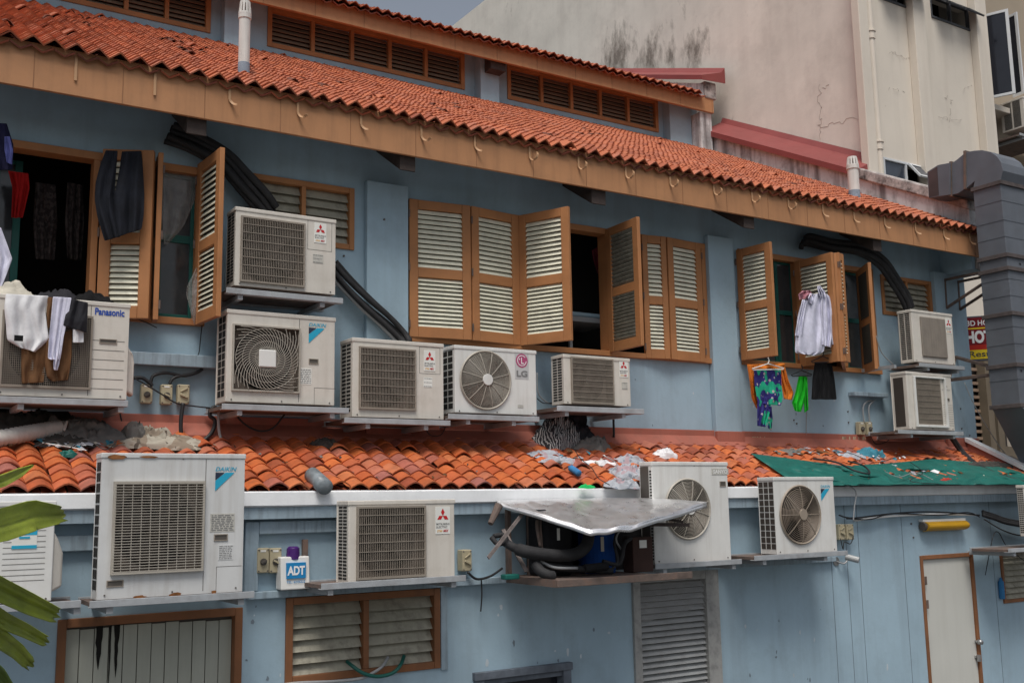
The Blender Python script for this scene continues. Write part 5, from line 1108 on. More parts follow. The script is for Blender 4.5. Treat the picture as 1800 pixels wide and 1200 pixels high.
# alarm box with purple beacon
x0, x1, z0, z1 = rect((495, 979), (545, 1034), YL - .14); r = empty('alarm_box', (x0, YL - .14, z0), 'white alarm siren box with blue lettered square, in the niche', 'alarm box'); fr = ((x0, YL - .14, z0), (1, 0, 0), (0, 1, 0), (0, 0, 1)); W, H = x1 - x0, z1 - z0
mb = MB().frame(*fr); mb.prism([(0, 0, 0), (W, 0, 0), (W, .02, H), (0, .02, H)], (0, .11, 0)); mb.build('housing', 'white_plastic', r, bevel=.008)
mb = MB().frame(*fr); mb.box(W * .18, W * .84, -.004, .03, H * .34, H * .82); mb.build('emblem', 'adt_blue', r); text_mesh('ADT', W * .2, H * .44, W * .6, H * .28, -.006, 'lettering', 'white_ink', r, fr, bold=.04); text_mesh('TEL: 6245222', W * .18, H * .2, W * .64, H * .07, -.003, 'lettering', 'adt_blue', r, fr, bold=.02)
q = at(515, 975, YL - .08); mb = MB(); mb.cyl((q.x, q.y, q.z - .03), (q.x, q.y, q.z + .05), .05, 20, .045); mb.cyl((q.x, q.y, q.z + .05), (q.x, q.y, q.z + .062), .045, 20, .03); tag(mb.build('beacon', 'purple', None, bevel=.003), 'purple beacon light on top of the white alarm box', 'beacon')
q = at(537, 972, YL - .05); mb = MB(); mb.box(q.x - .02, q.x + .02, q.y, q.y + .03, q.z - .03, q.z + .1); tag(mb.build('metal_strip', 'rusty', None, bevel=.002), 'small rusty metal strip standing behind the alarm box', 'metal strip')
# yellow wall lamp, security camera
q0, q1 = at(1632, 925, YL - .1), at(1703, 925, YL - .1); r = empty('wall_lamp', ((q0.x + q1.x) / 2, YL, q0.z), 'yellow batten lamp on the lower wall above the white door', 'lamp')
mb = MB(); n = 10
for i, x in enumerate((q0.x, q1.x)): pass
P_ = [(q0.x, YL - .02 - .1 * math.sin(math.pi * k / n), q0.z - .055 * math.cos(math.pi * k / n)) for k in range(n + 1)]
mb.prism(P_, (q1.x - q0.x, 0, 0)); mb.build('lamp_cover', 'yellow_lamp', r, bevel=.006)
mb = MB(); mb.box(q0.x - .03, q1.x + .01, YL - .06, YL - .002, q0.z + .05, q0.z + .075); mb.build('lamp_base', 'white_plastic', r)
mb = MB(); mb.cyl((q0.x - .04, YL - .05, q0.z), (q0.x - .001, YL - .05, q0.z), .045, 16); mb.build('end_cap', 'box_dark', r)
q = at(1482, 986, YL - .06); r = empty('security_camera', (q.x, YL, q.z), 'small grey security camera on the wall below the right hand switches', 'camera')
mb = MB(); mb.cyl((q.x - .04, YL - .01, q.z), (q.x - .04, YL - .001, q.z), .045, 16); mb.build('mount', 'steel', r); mb = MB(); mb.tube([(q.x - .04, YL - .01, q.z), (q.x, YL - .07, q.z - .02), (q.x + .05, YL - .08, q.z + .02)], .01, 8); mb.build('arm', 'steel', r)
mb = MB(); mb.cyl((q.x + .04, YL - .06, q.z + .045), (q.x + .11, YL - .17, q.z + .01), .032, 14); mb.build('camera_body', 'grey_louvre', r, bevel=.004)
# ------------------------------------------------------------------ clothes
def sheet(mb, left, right, Y, nx=16, ny=22, amp=.014, folds=4, seed=0, hang=.0, ys=None):
    def ip(P, t):
        k = t * (len(P) - 1); i = min(int(k), len(P) - 2); f = k - i; a, b = P[i], P[i + 1]
        return (a[0] + (b[0] - a[0]) * f, a[1] + (b[1] - a[1]) * f)
    G = []
    for j in range(ny + 1):
        v = j / ny; l, r = ip(left, v), ip(right, v); row = []
        for i in range(nx + 1):
            u = i / nx; px, py = l[0] + (r[0] - l[0]) * u, l[1] + (r[1] - l[1]) * u
            w_ = noise.noise(Vector((u * 2.5 + seed, v * 1.5, seed * 1.7))); am = amp * (.35 + .65 * min(1, v * 2 + .2))
            d = am * math.sin(6.283 * folds * (u + .13 * w_) + seed * 2 + v * 1.2) + amp * 1.3 * noise.noise(Vector((u * 5, v * 2.2, seed + 9)))
            d += amp * .8 * noise.noise(Vector((u * 11 + v * 1.5, v * 2.6, seed + 30)))
            row.append(mb.V(at(px, py + (amp * 60 * noise.noise(Vector((u * 4, 7, seed))) if j == ny else 0), Y - d - hang * v)))
        G.append(row)
    for a, b in zip(G, G[1:]):
        for i in range(nx): mb.F(a[i], b[i], b[i + 1], a[i + 1])
    return mb
def cloth(name, label, cat, m, parts, Y, amp=.012, folds=3, group=None, par=None, **k):
    mb = MB()
    for i, p in enumerate(parts):
        l, r = p[0], p[1]; o = p[2] if len(p) > 2 else {}
        sheet(mb, l, r, Y - o.get('dy', .004 * i), amp=o.get('amp', amp), folds=o.get('folds', folds), seed=i * 3.3 + len(label), **k)
    if par is not None: return mb.build(name, m, par, smooth=True, solid=.004, sub=1)
    return tag(mb.build(name, m, None, smooth=True, solid=.004, sub=1), label, cat, group)
cloth('trousers', 'dark navy jeans hanging upside down over the top of the left shutter', 'trousers', 'denim', [
    ([(186, 264), (176, 290), (168, 320), (166, 350), (171, 382), (184, 424)], [(207, 265), (205, 290), (203, 320), (201, 345), (204, 372), (212, 416)]),
    ([(214, 266), (211, 290), (206, 318), (200, 342), (200, 372), (205, 418)], [(249, 265), (251, 290), (253, 320), (254, 345), (253, 378), (249, 403)])], 8.22, amp=.018, folds=2)
cloth('t_shirt', 'white t-shirt with small dark hem patch draped over the front of the large left unit', 'shirt', 'cloth_white', [
    ([(10, 516), (7, 540), (10, 570), (12, 598), (36, 611)], [(86, 520), (80, 545), (83, 572), (87, 596), (62, 619)])], 7.91, amp=.014, folds=3)
mb = MB(); q = at(33, 594, 7.865); mb.box(q.x - .028, q.x + .028, 7.868, 7.874, q.z - .02, q.z + .02); tag(mb.build('cloth_patch', 'cloth_black'), 'small dark square patch near the hem of the draped white t-shirt', 'patch')
cloth('trousers', 'brown corduroy trousers hanging below the white t-shirt on the large left unit', 'trousers', 'cloth_brown', [
    ([(37, 600), (37, 640), (38, 674)], [(80, 600), (80, 640), (77, 672)]), ([(80, 596), (78, 640), (82, 662), (92, 670)], [(127, 578), (126, 625), (123, 650), (119, 668)])], 7.93, amp=.01, folds=2)
cloth('scarf', 'narrow brown checked cloth between the white t-shirt and the long white sleeve', 'cloth', 'cloth_brown', [([(84, 522), (82, 550), (84, 577)], [(97, 523), (95, 548), (90, 577)])], 7.9, amp=.006, folds=1)
cloth('long_shirt', 'long pale shirt with dangling sleeve draped right of the white t-shirt', 'shirt', 'cloth_shirt', [
    ([(93, 521), (90, 555), (86, 595), (84, 630), (90, 632)], [(126, 523), (120, 555), (113, 588), (107, 615), (104, 632)]), ([(98, 580), (96, 620), (94, 640), (95, 650)], [(113, 585), (108, 620), (104, 640), (101, 651)])], 7.885, amp=.012, folds=2)
cloth('shorts', 'black shorts draped over the right part of the large left unit', 'shorts', 'cloth_charcoal', [([(124, 524), (115, 552), (111, 572)], [(155, 532), (154, 558), (152, 585)])], 7.88, amp=.012, folds=2)
cloth('undershirt', 'bit of white cloth showing below the draped black shorts', 'cloth', 'cloth_white', [([(128, 575), (128, 602)], [(147, 578), (147, 602)])], 7.9, amp=.004, folds=1)
cloth('shirt_sleeve', 'pale shirt hanging at the left edge beside the dark open window', 'shirt', 'cloth_shirt', [([(-30, 395), (-30, 450), (-28, 510)], [(2, 400), (22, 455), (3, 505)])], 8.1, amp=.015, folds=2)
jk = cloth('jacket', 'dark garment with a blue panel hanging at the top left edge', 'garment', 'cloth_navy', [([(-20, 215), (-20, 260), (-10, 300)], [(12, 217), (24, 255), (22, 298)])], 8.15, amp=.015, folds=2)
cloth('jacket_panel', 'blue', 'garment', 'cloth_blue', [([(8, 240), (8, 265), (12, 286)], [(17, 240), (23, 265), (21, 290)])], 8.11, amp=.008, folds=1, par=jk)
cloth('red_garment', 'red garment hanging in the dark window at the far left', 'garment', 'cloth_red', [([(14, 300), (22, 330), (20, 383)], [(50, 305), (52, 332), (40, 383)])], 8.6, amp=.02, folds=3)
for k, (a, b) in enumerate(((62, 98), (118, 145))):
    cloth('checked_shirt', 'dark checked shirt hanging deep in the far left window, ' + ('nearer the red garment' if k == 0 else 'nearer the jeans'), 'shirt', 'plaid', [([(a, 320), (a - 4, 390), (a, 455)], [(b, 325), (b + 3, 390), (b - 2, 458)])], 8.75, amp=.02, folds=3)
cloth('red_garment', 'dark red garment hanging inside the open middle window', 'garment', mat('cloth_maroon', (.12, .01, .02), .9, var=.5).name, [([(1040, 440), (1044, 460), (1050, 480)], [(1056, 430), (1058, 462), (1058, 486)])], 8.75, amp=.02, folds=2)
YCL = 8.0
h8 = 7.98
cloth('white_shirt', 'white long sleeved shirt on a hanger hooked to the shutter on the right', 'shirt', 'cloth_shirt', [
    ([(1425, 518), (1408, 532), (1401, 560), (1398, 595), (1397, 620), (1410, 622)], [(1446, 514), (1450, 535), (1450, 565), (1450, 595), (1449, 618), (1432, 625)]),
    ([(1444, 512), (1440, 535), (1442, 565), (1443, 590), (1444, 606)], [(1455, 518), (1464, 535), (1465, 565), (1464, 590), (1461, 611)]),
    ([(1456, 518), (1457, 545), (1459, 575), (1463, 606)], [(1461, 526), (1466, 550), (1470, 578), (1473, 604)]),
    ([(1410, 526), (1402, 560), (1397, 590)], [(1420, 528), (1414, 560), (1411, 592)]),
    ([(1436, 503), (1438, 515), (1442, 524)], [(1442, 502), (1450, 512), (1452, 522)]), ([(1424, 515), (1420, 524), (1424, 533)], [(1430, 517), (1431, 526), (1428, 535)])], h8, amp=.016, folds=3)
cloth('pink_cloth', 'crumpled pink cloth tucked at the shoulder of the hanging white shirt', 'cloth', 'cloth_pink', [([(1410, 511), (1403, 518), (1405, 527)], [(1424, 510), (1427, 517), (1422, 524)])], 7.97, amp=.02, folds=2)
YQ = 8.12
cloth('orange_wrap', 'orange patterned trousers hanging behind the purple and green print', 'trousers', 'print_orange', [
    ([(1313, 640), (1318, 672), (1321, 700), (1330, 718)], [(1330, 640), (1333, 672), (1334, 700), (1334, 716)]), ([(1368, 640), (1372, 668), (1376, 690), (1378, 701)], [(1379, 641), (1386, 668), (1395, 690), (1392, 703)]), ([(1325, 640), (1326, 655)], [(1380, 638), (1379, 652)])], YQ + .05, amp=.012, folds=2)
cloth('printed_trousers', 'purple and green printed trousers hanging on the white wire hanger', 'trousers', 'print_purple', [
    ([(1325, 649), (1326, 675), (1330, 698), (1332, 708)], [(1373, 647), (1374, 675), (1376, 700), (1372, 713)]), ([(1331, 696), (1331, 725), (1331, 748)], [(1355, 698), (1355, 718), (1346, 750)]), ([(1348, 712), (1348, 735), (1350, 752)], [(1356, 714), (1358, 735), (1356, 757)])], YQ, amp=.014, folds=3)
cloth('leggings', 'bright green leggings hanging on a black hanger below the window', 'leggings', 'cloth_green', [
    ([(1404, 661), (1398, 690), (1392, 708), (1397, 722)], [(1417, 661), (1416, 690), (1413, 708), (1408, 724)]), ([(1410, 663), (1412, 690), (1414, 725)], [(1419, 662), (1420, 690), (1421, 720)])], YQ, amp=.014, folds=2)
cloth('skirt', 'black flared skirt on a hanger below the white shirt', 'skirt', 'cloth_black', [([(1432, 637), (1428, 665), (1426, 702)], [(1462, 636), (1467, 665), (1471, 702)])], YQ - .04, amp=.016, folds=5)
def hanger(cx, cy, w, h, Y, m, label):
    mb = MB(); P = pth([(cx, cy - h), (cx + 2, cy - h * .7), (cx, cy - h * .45), (cx - w / 2, cy), (cx - w / 2 + 2, cy + 2), (cx + w / 2 - 2, cy + 1), (cx + w / 2, cy - 1), (cx, cy - h * .45)], Y)
    mb.tube(P, .006, 6, smooth=False); return tag(mb.build('clothes_hanger', m), label, 'hanger', 'clothes hangers below the right window')
hanger(1350, 648, 56, 20, YQ - .03, 'white_plastic', 'white wire hanger carrying the printed trousers'); hanger(1409, 659, 36, 18, YQ - .03, 'cable_black', 'black hanger carrying the green leggings'); hanger(1446, 635, 40, 20, YQ - .07, 'cable_black', 'black hanger carrying the black skirt'); hanger(1437, 520, 36, 16, h8 + .03, 'cable_black', 'dark hanger inside the hanging white shirt')
# ------------------------------------------------------------------ rubbish lying on the lean-to roof
def heap(name, label, cat, m, px, py, rx, ry, h, seed, group=None, base=None, sharp=1.0, ang=0):
    c = lean(px, py, .05) if base is None else base; s_ = math.cos(math.atan(LS)); ux = Vector((math.cos(ang), math.sin(ang) * s_, math.sin(ang) * s_ * LS)); uy = Vector((-math.sin(ang), math.cos(ang) * s_, math.cos(ang) * s_ * LS)); n = Vector((0, -LS, 1)).normalized()
    if base is not None: ux, uy, n = Vector((1, 0, 0)), Vector((0, 1, 0)), Vector((0, 0, 1))
    mb = MB(); R_, T = 14, 36; rings = []
    for j in range(R_ + 1):
        t = j / R_; row = []
        for i in range(T):
            a = 6.28318 * i / T; w_ = 1 + .45 * noise.noise(Vector((math.cos(a) * 1.5 + seed, math.sin(a) * 1.5, 0)))
            x, y = math.cos(a) * rx * t * w_, math.sin(a) * ry * t * w_; q = Vector((x * 22 + 5 * noise.noise(Vector((x * 6, y * 6, seed))), y * 22, seed))
            z = h * (1 - t * t) * (.7 + .3 * noise.noise(q * .3)) + h * .75 * sharp * (1 - t ** 4) * abs(noise.noise(q)) + h * .3 * noise.noise(q * 2.3) * (1 - t ** 4)
            p = c + ux * (x + .03 * noise.noise(q * .7 + Vector((5, 0, 0)))) + uy * y + n * z; row.append(mb.V(p))
        rings.append(row)
    for a, b in zip(rings, rings[1:]):
        for i in range(T): mb.F(a[i], b[i], b[(i + 1) % T], a[(i + 1) % T])
    return tag(mb.build(name, m, None, smooth=True), label, cat, group)
H_ = [('rubbish_heap', 'dark rubbish under the large left unit against the red band', 'rubbish', 'rubbish_dark', 40, 758, .6, .2, .16, 1), ('rubbish_heap', 'grey rubbish lying on the tiles right of the white hose end', 'rubbish', 'rubbish_grey', 140, 768, .3, .22, .14, 2),
      ('rubbish_heap', 'darker grey rubbish sloping down below the white hose end', 'rubbish', 'rubbish_dark', 115, 778, .3, .12, .07, 3), ('foam_lump', 'yellowish foam lump beside the unit bracket on the far left tiles', 'foam', mat('foam_yellow', (.25, .16, .06), .9, var=.4).name, 155, 746, .14, .1, .1, 4),
      ('paper', 'crumpled cream paper and cloth on the tiles above the very large unit', 'paper', 'paper_mix', 290, 783, .34, .1, .08, 5), ('paper', 'grey crumpled cloth at the left end of the cream paper heap', 'cloth', 'rubbish_grey', 232, 770, .1, .1, .15, 6), ('paper', 'pale scrap of paper nearest the red band above the very large unit', 'paper', 'paper_mix', 258, 770, .17, .09, .1, 61),
      ('plastic_bag', 'small teal plastic scrap on the far left tiles', 'scrap', 'tarp', 118, 800, .06, .06, .04, 7), ('plastic_bag', 'small blue scrap near the cream paper heap', 'scrap', 'rubbish_blue', 190, 779, .06, .05, .04, 8),
      ('striped_cloth', 'black and white striped cloth bunched against the red band below the fan disc', 'cloth', 'stripe_cloth', 978, 778, .27, .2, .26, 9), ('grey_cloth', 'dark grey cloth right of the bunched striped cloth', 'cloth', 'cloth_charcoal', 1018, 780, .2, .15, .18, 10), ('grey_cloth', 'grey patterned cloth below the fan disc, trailing right', 'cloth', 'rubbish_grey', 1042, 786, .22, .12, .12, 11),
      ('cloth_rag', 'pale pink and grey rag strewn on the tiles left of centre heap', 'cloth', 'mixed_cloth', 958, 800, .2, .08, .05, 12), ('cloth_rag', 'grey blue rag lower on the tiles beside the pink one', 'cloth', 'mixed_cloth', 985, 812, .2, .07, .05, 13), ('cloth_rag', 'white strip of cloth running down the tiles', 'cloth', 'cloth_white', 1052, 815, .24, .05, .04, 14),
      ('cloth_rag', 'pale shirt crumpled beside the tall white unit, upper one', 'cloth', 'mixed_cloth', 1105, 812, .19, .1, .07, 15), ('cloth_rag', 'white cloth showing just above the tall white unit', 'cloth', 'cloth_white', 1170, 802, .14, .08, .08, 16), ('cloth_rag', 'large pale rag pile spilling onto the gutter beside the tall white unit', 'cloth', 'mixed_cloth', 1110, 838, .26, .16, .1, 17), ('cloth_rag', 'grey rag hanging over the white gutter beside the tall white unit', 'cloth', 'mixed_cloth', 1095, 853, .2, .09, .07, 18),
      ('plastic_bag', 'bright green bag lying at the gutter left of the rag pile', 'bag', 'bright_green', 1030, 856, .09, .03, .03, 19), ('rubbish_heap', 'black plastic lump in a gap of the tiles behind the very large unit', 'rubbish', 'rubbish_dark', 570, 783, .12, .08, .07, 20),
      ('rubbish_heap', 'blue and white plastic rubbish at the top of the tarpaulin', 'rubbish', 'rubbish_blue', 1528, 800, .2, .14, .1, 21), ('plastic_bag', 'clear and white plastic heap upon the tarpaulin', 'rubbish', 'mixed_cloth', 1560, 822, .3, .07, .05, 22), ('rubbish_heap', 'pale scraps left of the blue plastic rubbish above the tarpaulin', 'rubbish', 'mixed_cloth', 1498, 803, .18, .09, .06, 23),
      ('cloth_rag', 'red rag at the gutter edge of the tarpaulin', 'cloth', mat('cloth_scarlet', (.35, .03, .02), .8).name, 1672, 846, .3, .03, .04, 24), ('rubbish_heap', 'grey scraps on the tiles between the red band and tarpaulin', 'rubbish', 'rubbish_grey', 1395, 796, .35, .08, .05, 25), ('rubbish_heap', 'dark leaf litter at the far right of the tarpaulin', 'rubbish', 'rubbish_dark', 1740, 820, .6, .1, .07, 26)]
for a in H_: heap(*a)
# little scraps
rr = random.Random(11); cols = ['cloth_white', 'rubbish_blue', 'cloth_cream', 'rubbish_grey', 'cloth_grey', 'cloth_brown', 'mixed_cloth']
SC = [('blue plastic bits beside the tarpaulin heap', 1545, 805, 60, 14, 16), ('pale scraps scattered over the tarpaulin', 1640, 835, 90, 12, 12), ('dark and pale scraps on the far left tiles', 130, 785, 80, 14, 22), ('pale scraps strewn around the striped cloth', 1030, 808, 70, 20, 12), ('grey scraps lying along the red band on the right', 1440, 795, 70, 6, 16)]
for lb, cx, cy, dx, dy, n in SC:
    mb = MB()
    ms = cols[:]; 
    for i in range(n):
        c = lean(cx + rr.gauss(0, dx * .5), cy + rr.gauss(0, dy * .5), .07); a = rr.uniform(0, 6.28); L = rr.uniform(.015, .05); w_ = L * rr.uniform(.3, .9); mb.cur = rr.randrange(len(cols))
        u = Vector((math.cos(a), math.sin(a), LS * math.sin(a))); v = Vector((-math.sin(a), math.cos(a), LS * math.cos(a) + rr.uniform(0, .5))); q = [mb.V(c + u * L * s + v * w_ * t + Vector((0, 0, rr.uniform(0, .02)))) for s, t in ((-1, -1), (1, -.7), (.8, 1), (-.6, .8))]; mid = mb.V(c + Vector((0, 0, .02)))
        for k in range(4): mb.F(q[k], q[(k + 1) % 4], mid)
    tag(mb.build('scraps', cols, None), lb, 'scraps', kind='stuff')
# ribbed white hose, bottles, broken pipe tile, fan disc
mb = MB(); mb.tube([lean(-60, 800, .1), lean(-20, 776, .12), lean(30, 765, .13), lean(75, 757, .13), lean(106, 752, .14)], .062, 14, rib=.035); tag(mb.build('flexible_duct', 'hose_white', None, smooth=True), 'ribbed white flexible duct lying on the tiles at the far left', 'hose')
mb = MB(); mb.tube([lean(104, 752, .12), lean(108, 742, .16), lean(114, 745, .18), lean(112, 757, .14), lean(118, 740, .2)], .01, 6); tag(mb.build('wire_loop', 'hose_white', None, smooth=True), 'pale loop of hose wire at the end of the ribbed duct', 'wire')
def bottle(a, b, r, m, label):
    mb = MB(); d = b - a; mb.tube([a, a + d * .05, a + d * .65, a + d * .8, a + d * .86, b], lambda t: r * (.9 if t < .03 else 1 if t < .66 else max(.35, 1 - (t - .66) * 3)), 12, smooth=False); tag(mb.build('bottle', m, None, smooth=True), label, 'bottle')
bottle(lean(1018, 832, .09), lean(1000, 820, .09), .03, 'bottle_blue', 'blue plastic bottle lying on the tiles in the middle')
a = at(1762, 1052, YL - .03); bottle(a, a + Vector((0, 0, .24)), .032, 'bottle_blue', 'small blue capped water bottle standing by the right edge louvred window')
mb = MB()
for k in range(1): mb.tube([lean(548, 834, .075), lean(572, 856, .075)], .06, 14, smooth=False)
tag(mb.build('broken_pipe', mat('pipe_grey', (.2, .23, .25), .35, var=.4, vs=12).name, None, smooth=True), 'short grey translucent pipe lying among the lower roof tiles', 'pipe')
c = at(1012, 737, YT - .1); r = empty('fan_disc', c, 'black plastic fan disc leaning against the wall under the small middle unit', 'fan')
mb = MB(); q = .14
for k in range(1): mb.cyl((c.x, c.y, c.z), (c.x, c.y + .012, c.z), q, 36)
mb.build('disc', 'machine_black', r); mb = MB(); mb.cyl((c.x, c.y - .015, c.z), (c.x, c.y - .001, c.z), .035, 20); mb.build('hub', 'cloth_charcoal', r, bevel=.003)
for rr_ in (.06, .1, .132): mb = MB(); mb.ring(c.x, c.z, c.y - .003, rr_, rr_, .003, 40); mb.build('rim', 'cloth_charcoal', r)
# green tarpaulin
mb = MB(); nx, ny = 110, 20
def pl(P, t):
    k = t * (len(P) - 1); i = min(int(k), len(P) - 2); f = k - i; return (P[i][0] + (P[i + 1][0] - P[i][0]) * f, P[i][1] + (P[i + 1][1] - P[i][1]) * f)
topP = [(1318, 796), (1395, 806), (1480, 818), (1560, 814), (1640, 806), (1720, 812), (1840, 838)]; botP = [(1402, 853), (1475, 853), (1550, 853), (1620, 852), (1690, 852), (1760, 852), (1860, 851)]
G = []
for j in range(ny + 1):
    row = []
    for i in range(nx + 1):
        u, v = i / nx, j / ny; a, b = pl(topP, u), pl(botP, u); vv = v ** .8; px, py = a[0] + (b[0] - a[0]) * v, a[1] + (b[1] - a[1]) * v
        hgt = .08 + .035 * noise.noise(Vector((u * 12, v * 2.5, 3))) + .035 * (.3 - abs(noise.noise(Vector((u * 22 + v * 5, v * 4, 1))))) + .03 * (.3 - abs(noise.noise(Vector((u * 9 - v * 6, v * 3, 8)))))
        row.append(mb.V(lean(px, py, hgt if 0 < j < ny else hgt * .8)))
    G.append(row)
for a, b in zip(G, G[1:]):
    for i in range(nx): mb.F(a[i], b[i], b[i + 1], a[i + 1])
tag(mb.build('tarpaulin', 'tarp', None, smooth=True, solid=.004, sub=1), 'dark green tarpaulin spread over the right end of the lower tiled roof', 'tarpaulin')
for P_, lb in (([(1430, 806), (1470, 812), (1500, 826), (1528, 832), (1518, 818), (1490, 810)], 'thin black hose looping over the left part of the tarpaulin'),): mb = MB(); mb.tube([lean(x, y, .14) for x, y in P_], .01, 6); tag(mb.build('hose', 'cable_black', None, smooth=True), lb, 'hose')
# ------------------------------------------------------------------ the open condensing machine under its metal sheet
pX = at(885, 1006, YL).x; d = ray(980, 1022); YM = pX / (d.x / d.y); zP = at(1060, 1015, YM).z
xR = at(1158, 1003, YM).x
r = empty('machine_shelf', (pX, YL, zP - .05), 'rusty angle iron shelf carrying the open machine under the metal sheet', 'shelf')
mb = MB(); mb.box(pX, xR, YM, YL - .01, zP - .02, zP); mb.build('deck', 'rusty', r, bevel=.003); mb = MB(); mb.box(pX - .01, xR + .35, YM - .012, YM, zP - .05, zP + .006); mb.build('front_rail', 'rusty', r, bevel=.003); mb = MB(); mb.box(pX - .012, pX, YM, YL - .01, zP - .05, zP + .006); mb.build('side_rail', 'rusty', r)
for px in (888, 926):
    mb = MB(); x = at(px, 950, YL - .1).x; mb.box(x, x + .035, YL - .14, YL - .1, zP, at(px, 893, YL - .1).z); mb.build('post', 'rusty', r)
mb = MB(); mb.bar(at(922, 898, 7.2), at(858, 980, 7.0), .028, .01, up=(0, 1, 0)); mb.build('brace', 'grey_timber', r); mb = MB(); mb.bar(at(884, 930, 7.3), at(926, 1004, 7.05), .035, .01, up=(0, 1, 0)); mb.build('brace', 'grey_timber', r)
mb = MB(); mb.bar(at(1110, 921, 6.8), at(1210, 922, 6.85), .03, .03); mb.build('brace', 'dark_timber', r); mb = MB(); mb.bar(at(1140, 905, 6.95), at(1200, 917, 6.95), .02, .02); mb.build('brace', 'dark_timber', r)
r = empty('condensing_machine', (at(1020, 980, 7.2).x, 7.2, zP), 'open black cooling machine with blue tank and thick insulated pipe under the metal sheet', 'machine')
mb = MB(); x0, x1, z0, z1 = rect((925, 897), (1128, 985), 7.42); mb.box(x0, x1, 7.4, 7.43, zP, z1); mb.build('coil_panel', 'machine_black', r)
x0, x1, z0, z1 = rect((953, 908), (1003, 990), 7.15); mb = MB(); mb.box(x0, x1, 7.1, 7.38, zP + .001, z1); mb.build('motor_box', 'machine_black', r, bevel=.03)
q = rect((980, 928), (985, 949), 7.09); mb = MB(); mb.box(q[0], q[1], 7.094, 7.0995, q[2], q[3]); mb.build('sticker', 'label_white', r)
q0 = at(1052, 990, 7.2); q1 = at(1052, 918, 7.2); rd = .155; mb = MB(); mb.cyl((q0.x, 7.22, zP + .001), (q0.x, 7.22, q1.z), rd, 28); mb.build('tank', 'drum_blue', r, bevel=.01)
q = rect((1056, 943), (1072, 968), 7.07); mb = MB(); mb.box(q[0], q[1], 7.07, 7.074, q[2], q[3]); mb.build('label', 'cloth_cream', r)
x0, x1, z0, z1 = rect((1112, 944), (1149, 997), 6.98); mb = MB(); mb.box(x0, x1, 6.98, 7.12, zP + .002, z1); mb.build('control_box', 'machine_brown', r, bevel=.006); q = rect((1124, 949), (1137, 962), 6.975); mb = MB(); mb.box(q[0], q[1], 6.975, 6.979, q[2], q[3]); mb.build('sticker', 'label_white', r)
def tb(pts, rad, m='black_foam'): mb = MB(); mb.tube([at(*p) for p in pts], rad, 12); mb.build('pipe', m, r, smooth=True)
tb([(882, 948, 7.2), (900, 960, 7.1), (925, 969, 7.0), (965, 975, 6.96), (1005, 975, 6.96), (1028, 962, 7.0), (1035, 940, 7.1), (1030, 920, 7.2)], lambda t: .05 if t > .2 else .035)
tb([(864, 944, 7.2), (875, 955, 7.15), (890, 950, 7.15), (884, 940, 7.2), (868, 942, 7.2)], .02); tb([(940, 990, 7.0), (950, 1003, 6.95), (963, 1010, 6.9), (972, 1012, 6.9)], .04); tb([(955, 990, 7.0), (990, 998, 6.98), (1030, 1000, 6.95), (1075, 1003, 6.95)], .028)
tb([(950, 985, 7.0), (975, 997, 6.95), (1015, 998, 6.93)], .012, 'cable_grey'); tb([(1085, 930, 7.05), (1080, 955, 7.0), (1086, 985, 6.95), (1075, 1000, 6.95)], .012); tb([(1110, 945, 7.0), (1098, 955, 6.97), (1093, 980, 6.95), (1085, 992, 6.95), (1060, 986, 6.95)], .018); tb([(1105, 925, 7.1), (1090, 932, 7.05), (1083, 948, 7.0), (1092, 965, 7.0)], .008, 'cable_grey')
tb([(946, 900, 7.15), (944, 925, 7.12), (950, 960, 7.1)], .014, 'rusty'); tb([(951, 900, 7.15), (950, 925, 7.12), (953, 965, 7.1)], .01, 'rusty')
mb = MB(); q = at(1045, 998, 6.93); mb.cyl(q + Vector((-.1, 0, 0)), q + Vector((.12, 0, .01)), .035, 12); mb.cyl(q + Vector((0, 0, 0)), q + Vector((.012, 0, 0)), .038, 12); mb.build('filter', 'machine_black', r)
mb = MB(); q = at(948, 906, 7.1); mb.box(q.x - .04, q.x + .04, 7.05, 7.15, q.z - .03, q.z + .05); mb.build('junction_box', 'cloth_charcoal', r, bevel=.01)
mb = MB(); mb.cyl(at(877, 888, 7.25), at(862, 920, 7.2), .035, 10, .022); tag(mb.build('strap_hook', 'rusty'), 'short rusty metal sleeve hanging at the left corner of the metal sheet', 'bracket')
mb = MB(); q = at(896, 1002, 7.1); mb.box(q.x - .05, q.x + .08, 7.08, 7.16, zP + .001, zP + .04); tag(mb.build('green_block', 'tarp', bevel=.008), 'small green block at the left corner of the rusty shelf', 'block')
# crumpled metal sheet
back = [(874, 877, 7.36), (960, 875, 7.36), (1050, 873, 7.36), (1140, 873, 7.2), (1195, 876, 6.98), (1241, 880, 6.9)]; front = [(874, 880, 7.35), (955, 905, 6.95), (1037, 931, 6.6), (1085, 927, 6.56), (1122, 921, 6.55), (1242, 883, 6.88)]
def pl3(P, t):
    k = t * (len(P) - 1); i = min(int(k), len(P) - 2); f = k - i; a, b = at(*P[i]), at(*P[i + 1]); return a.lerp(b, f)
mb = MB(); nx, ny = 64, 26; G = []
for j in range(ny + 1):
    row = []
    for i in range(nx + 1):
        u, v = i / nx, j / ny; p = pl3(back, u).lerp(pl3(front, u), v); e = math.sin(math.pi * min(v, 1)) ** .5 * min(1, 4 * u)
        f_ = 1 - abs(noise.noise(Vector((p.x * 2.6, p.y * 3.2, 4)))) * 2.2; f2 = 1 - abs(noise.noise(Vector((p.x * 6 + 2, p.y * 5, 1)))) * 2.2
        p.z += e * (.02 * f_ + .012 * f2) - .01 + (.018 * noise.noise(Vector((u * 9, v * 3, 7))) if v > .9 else 0); row.append(mb.V(p))
    G.append(row)
for a, b in zip(G, G[1:]):
    for i in range(nx): mb.F(a[i], b[i], b[i + 1], a[i + 1])
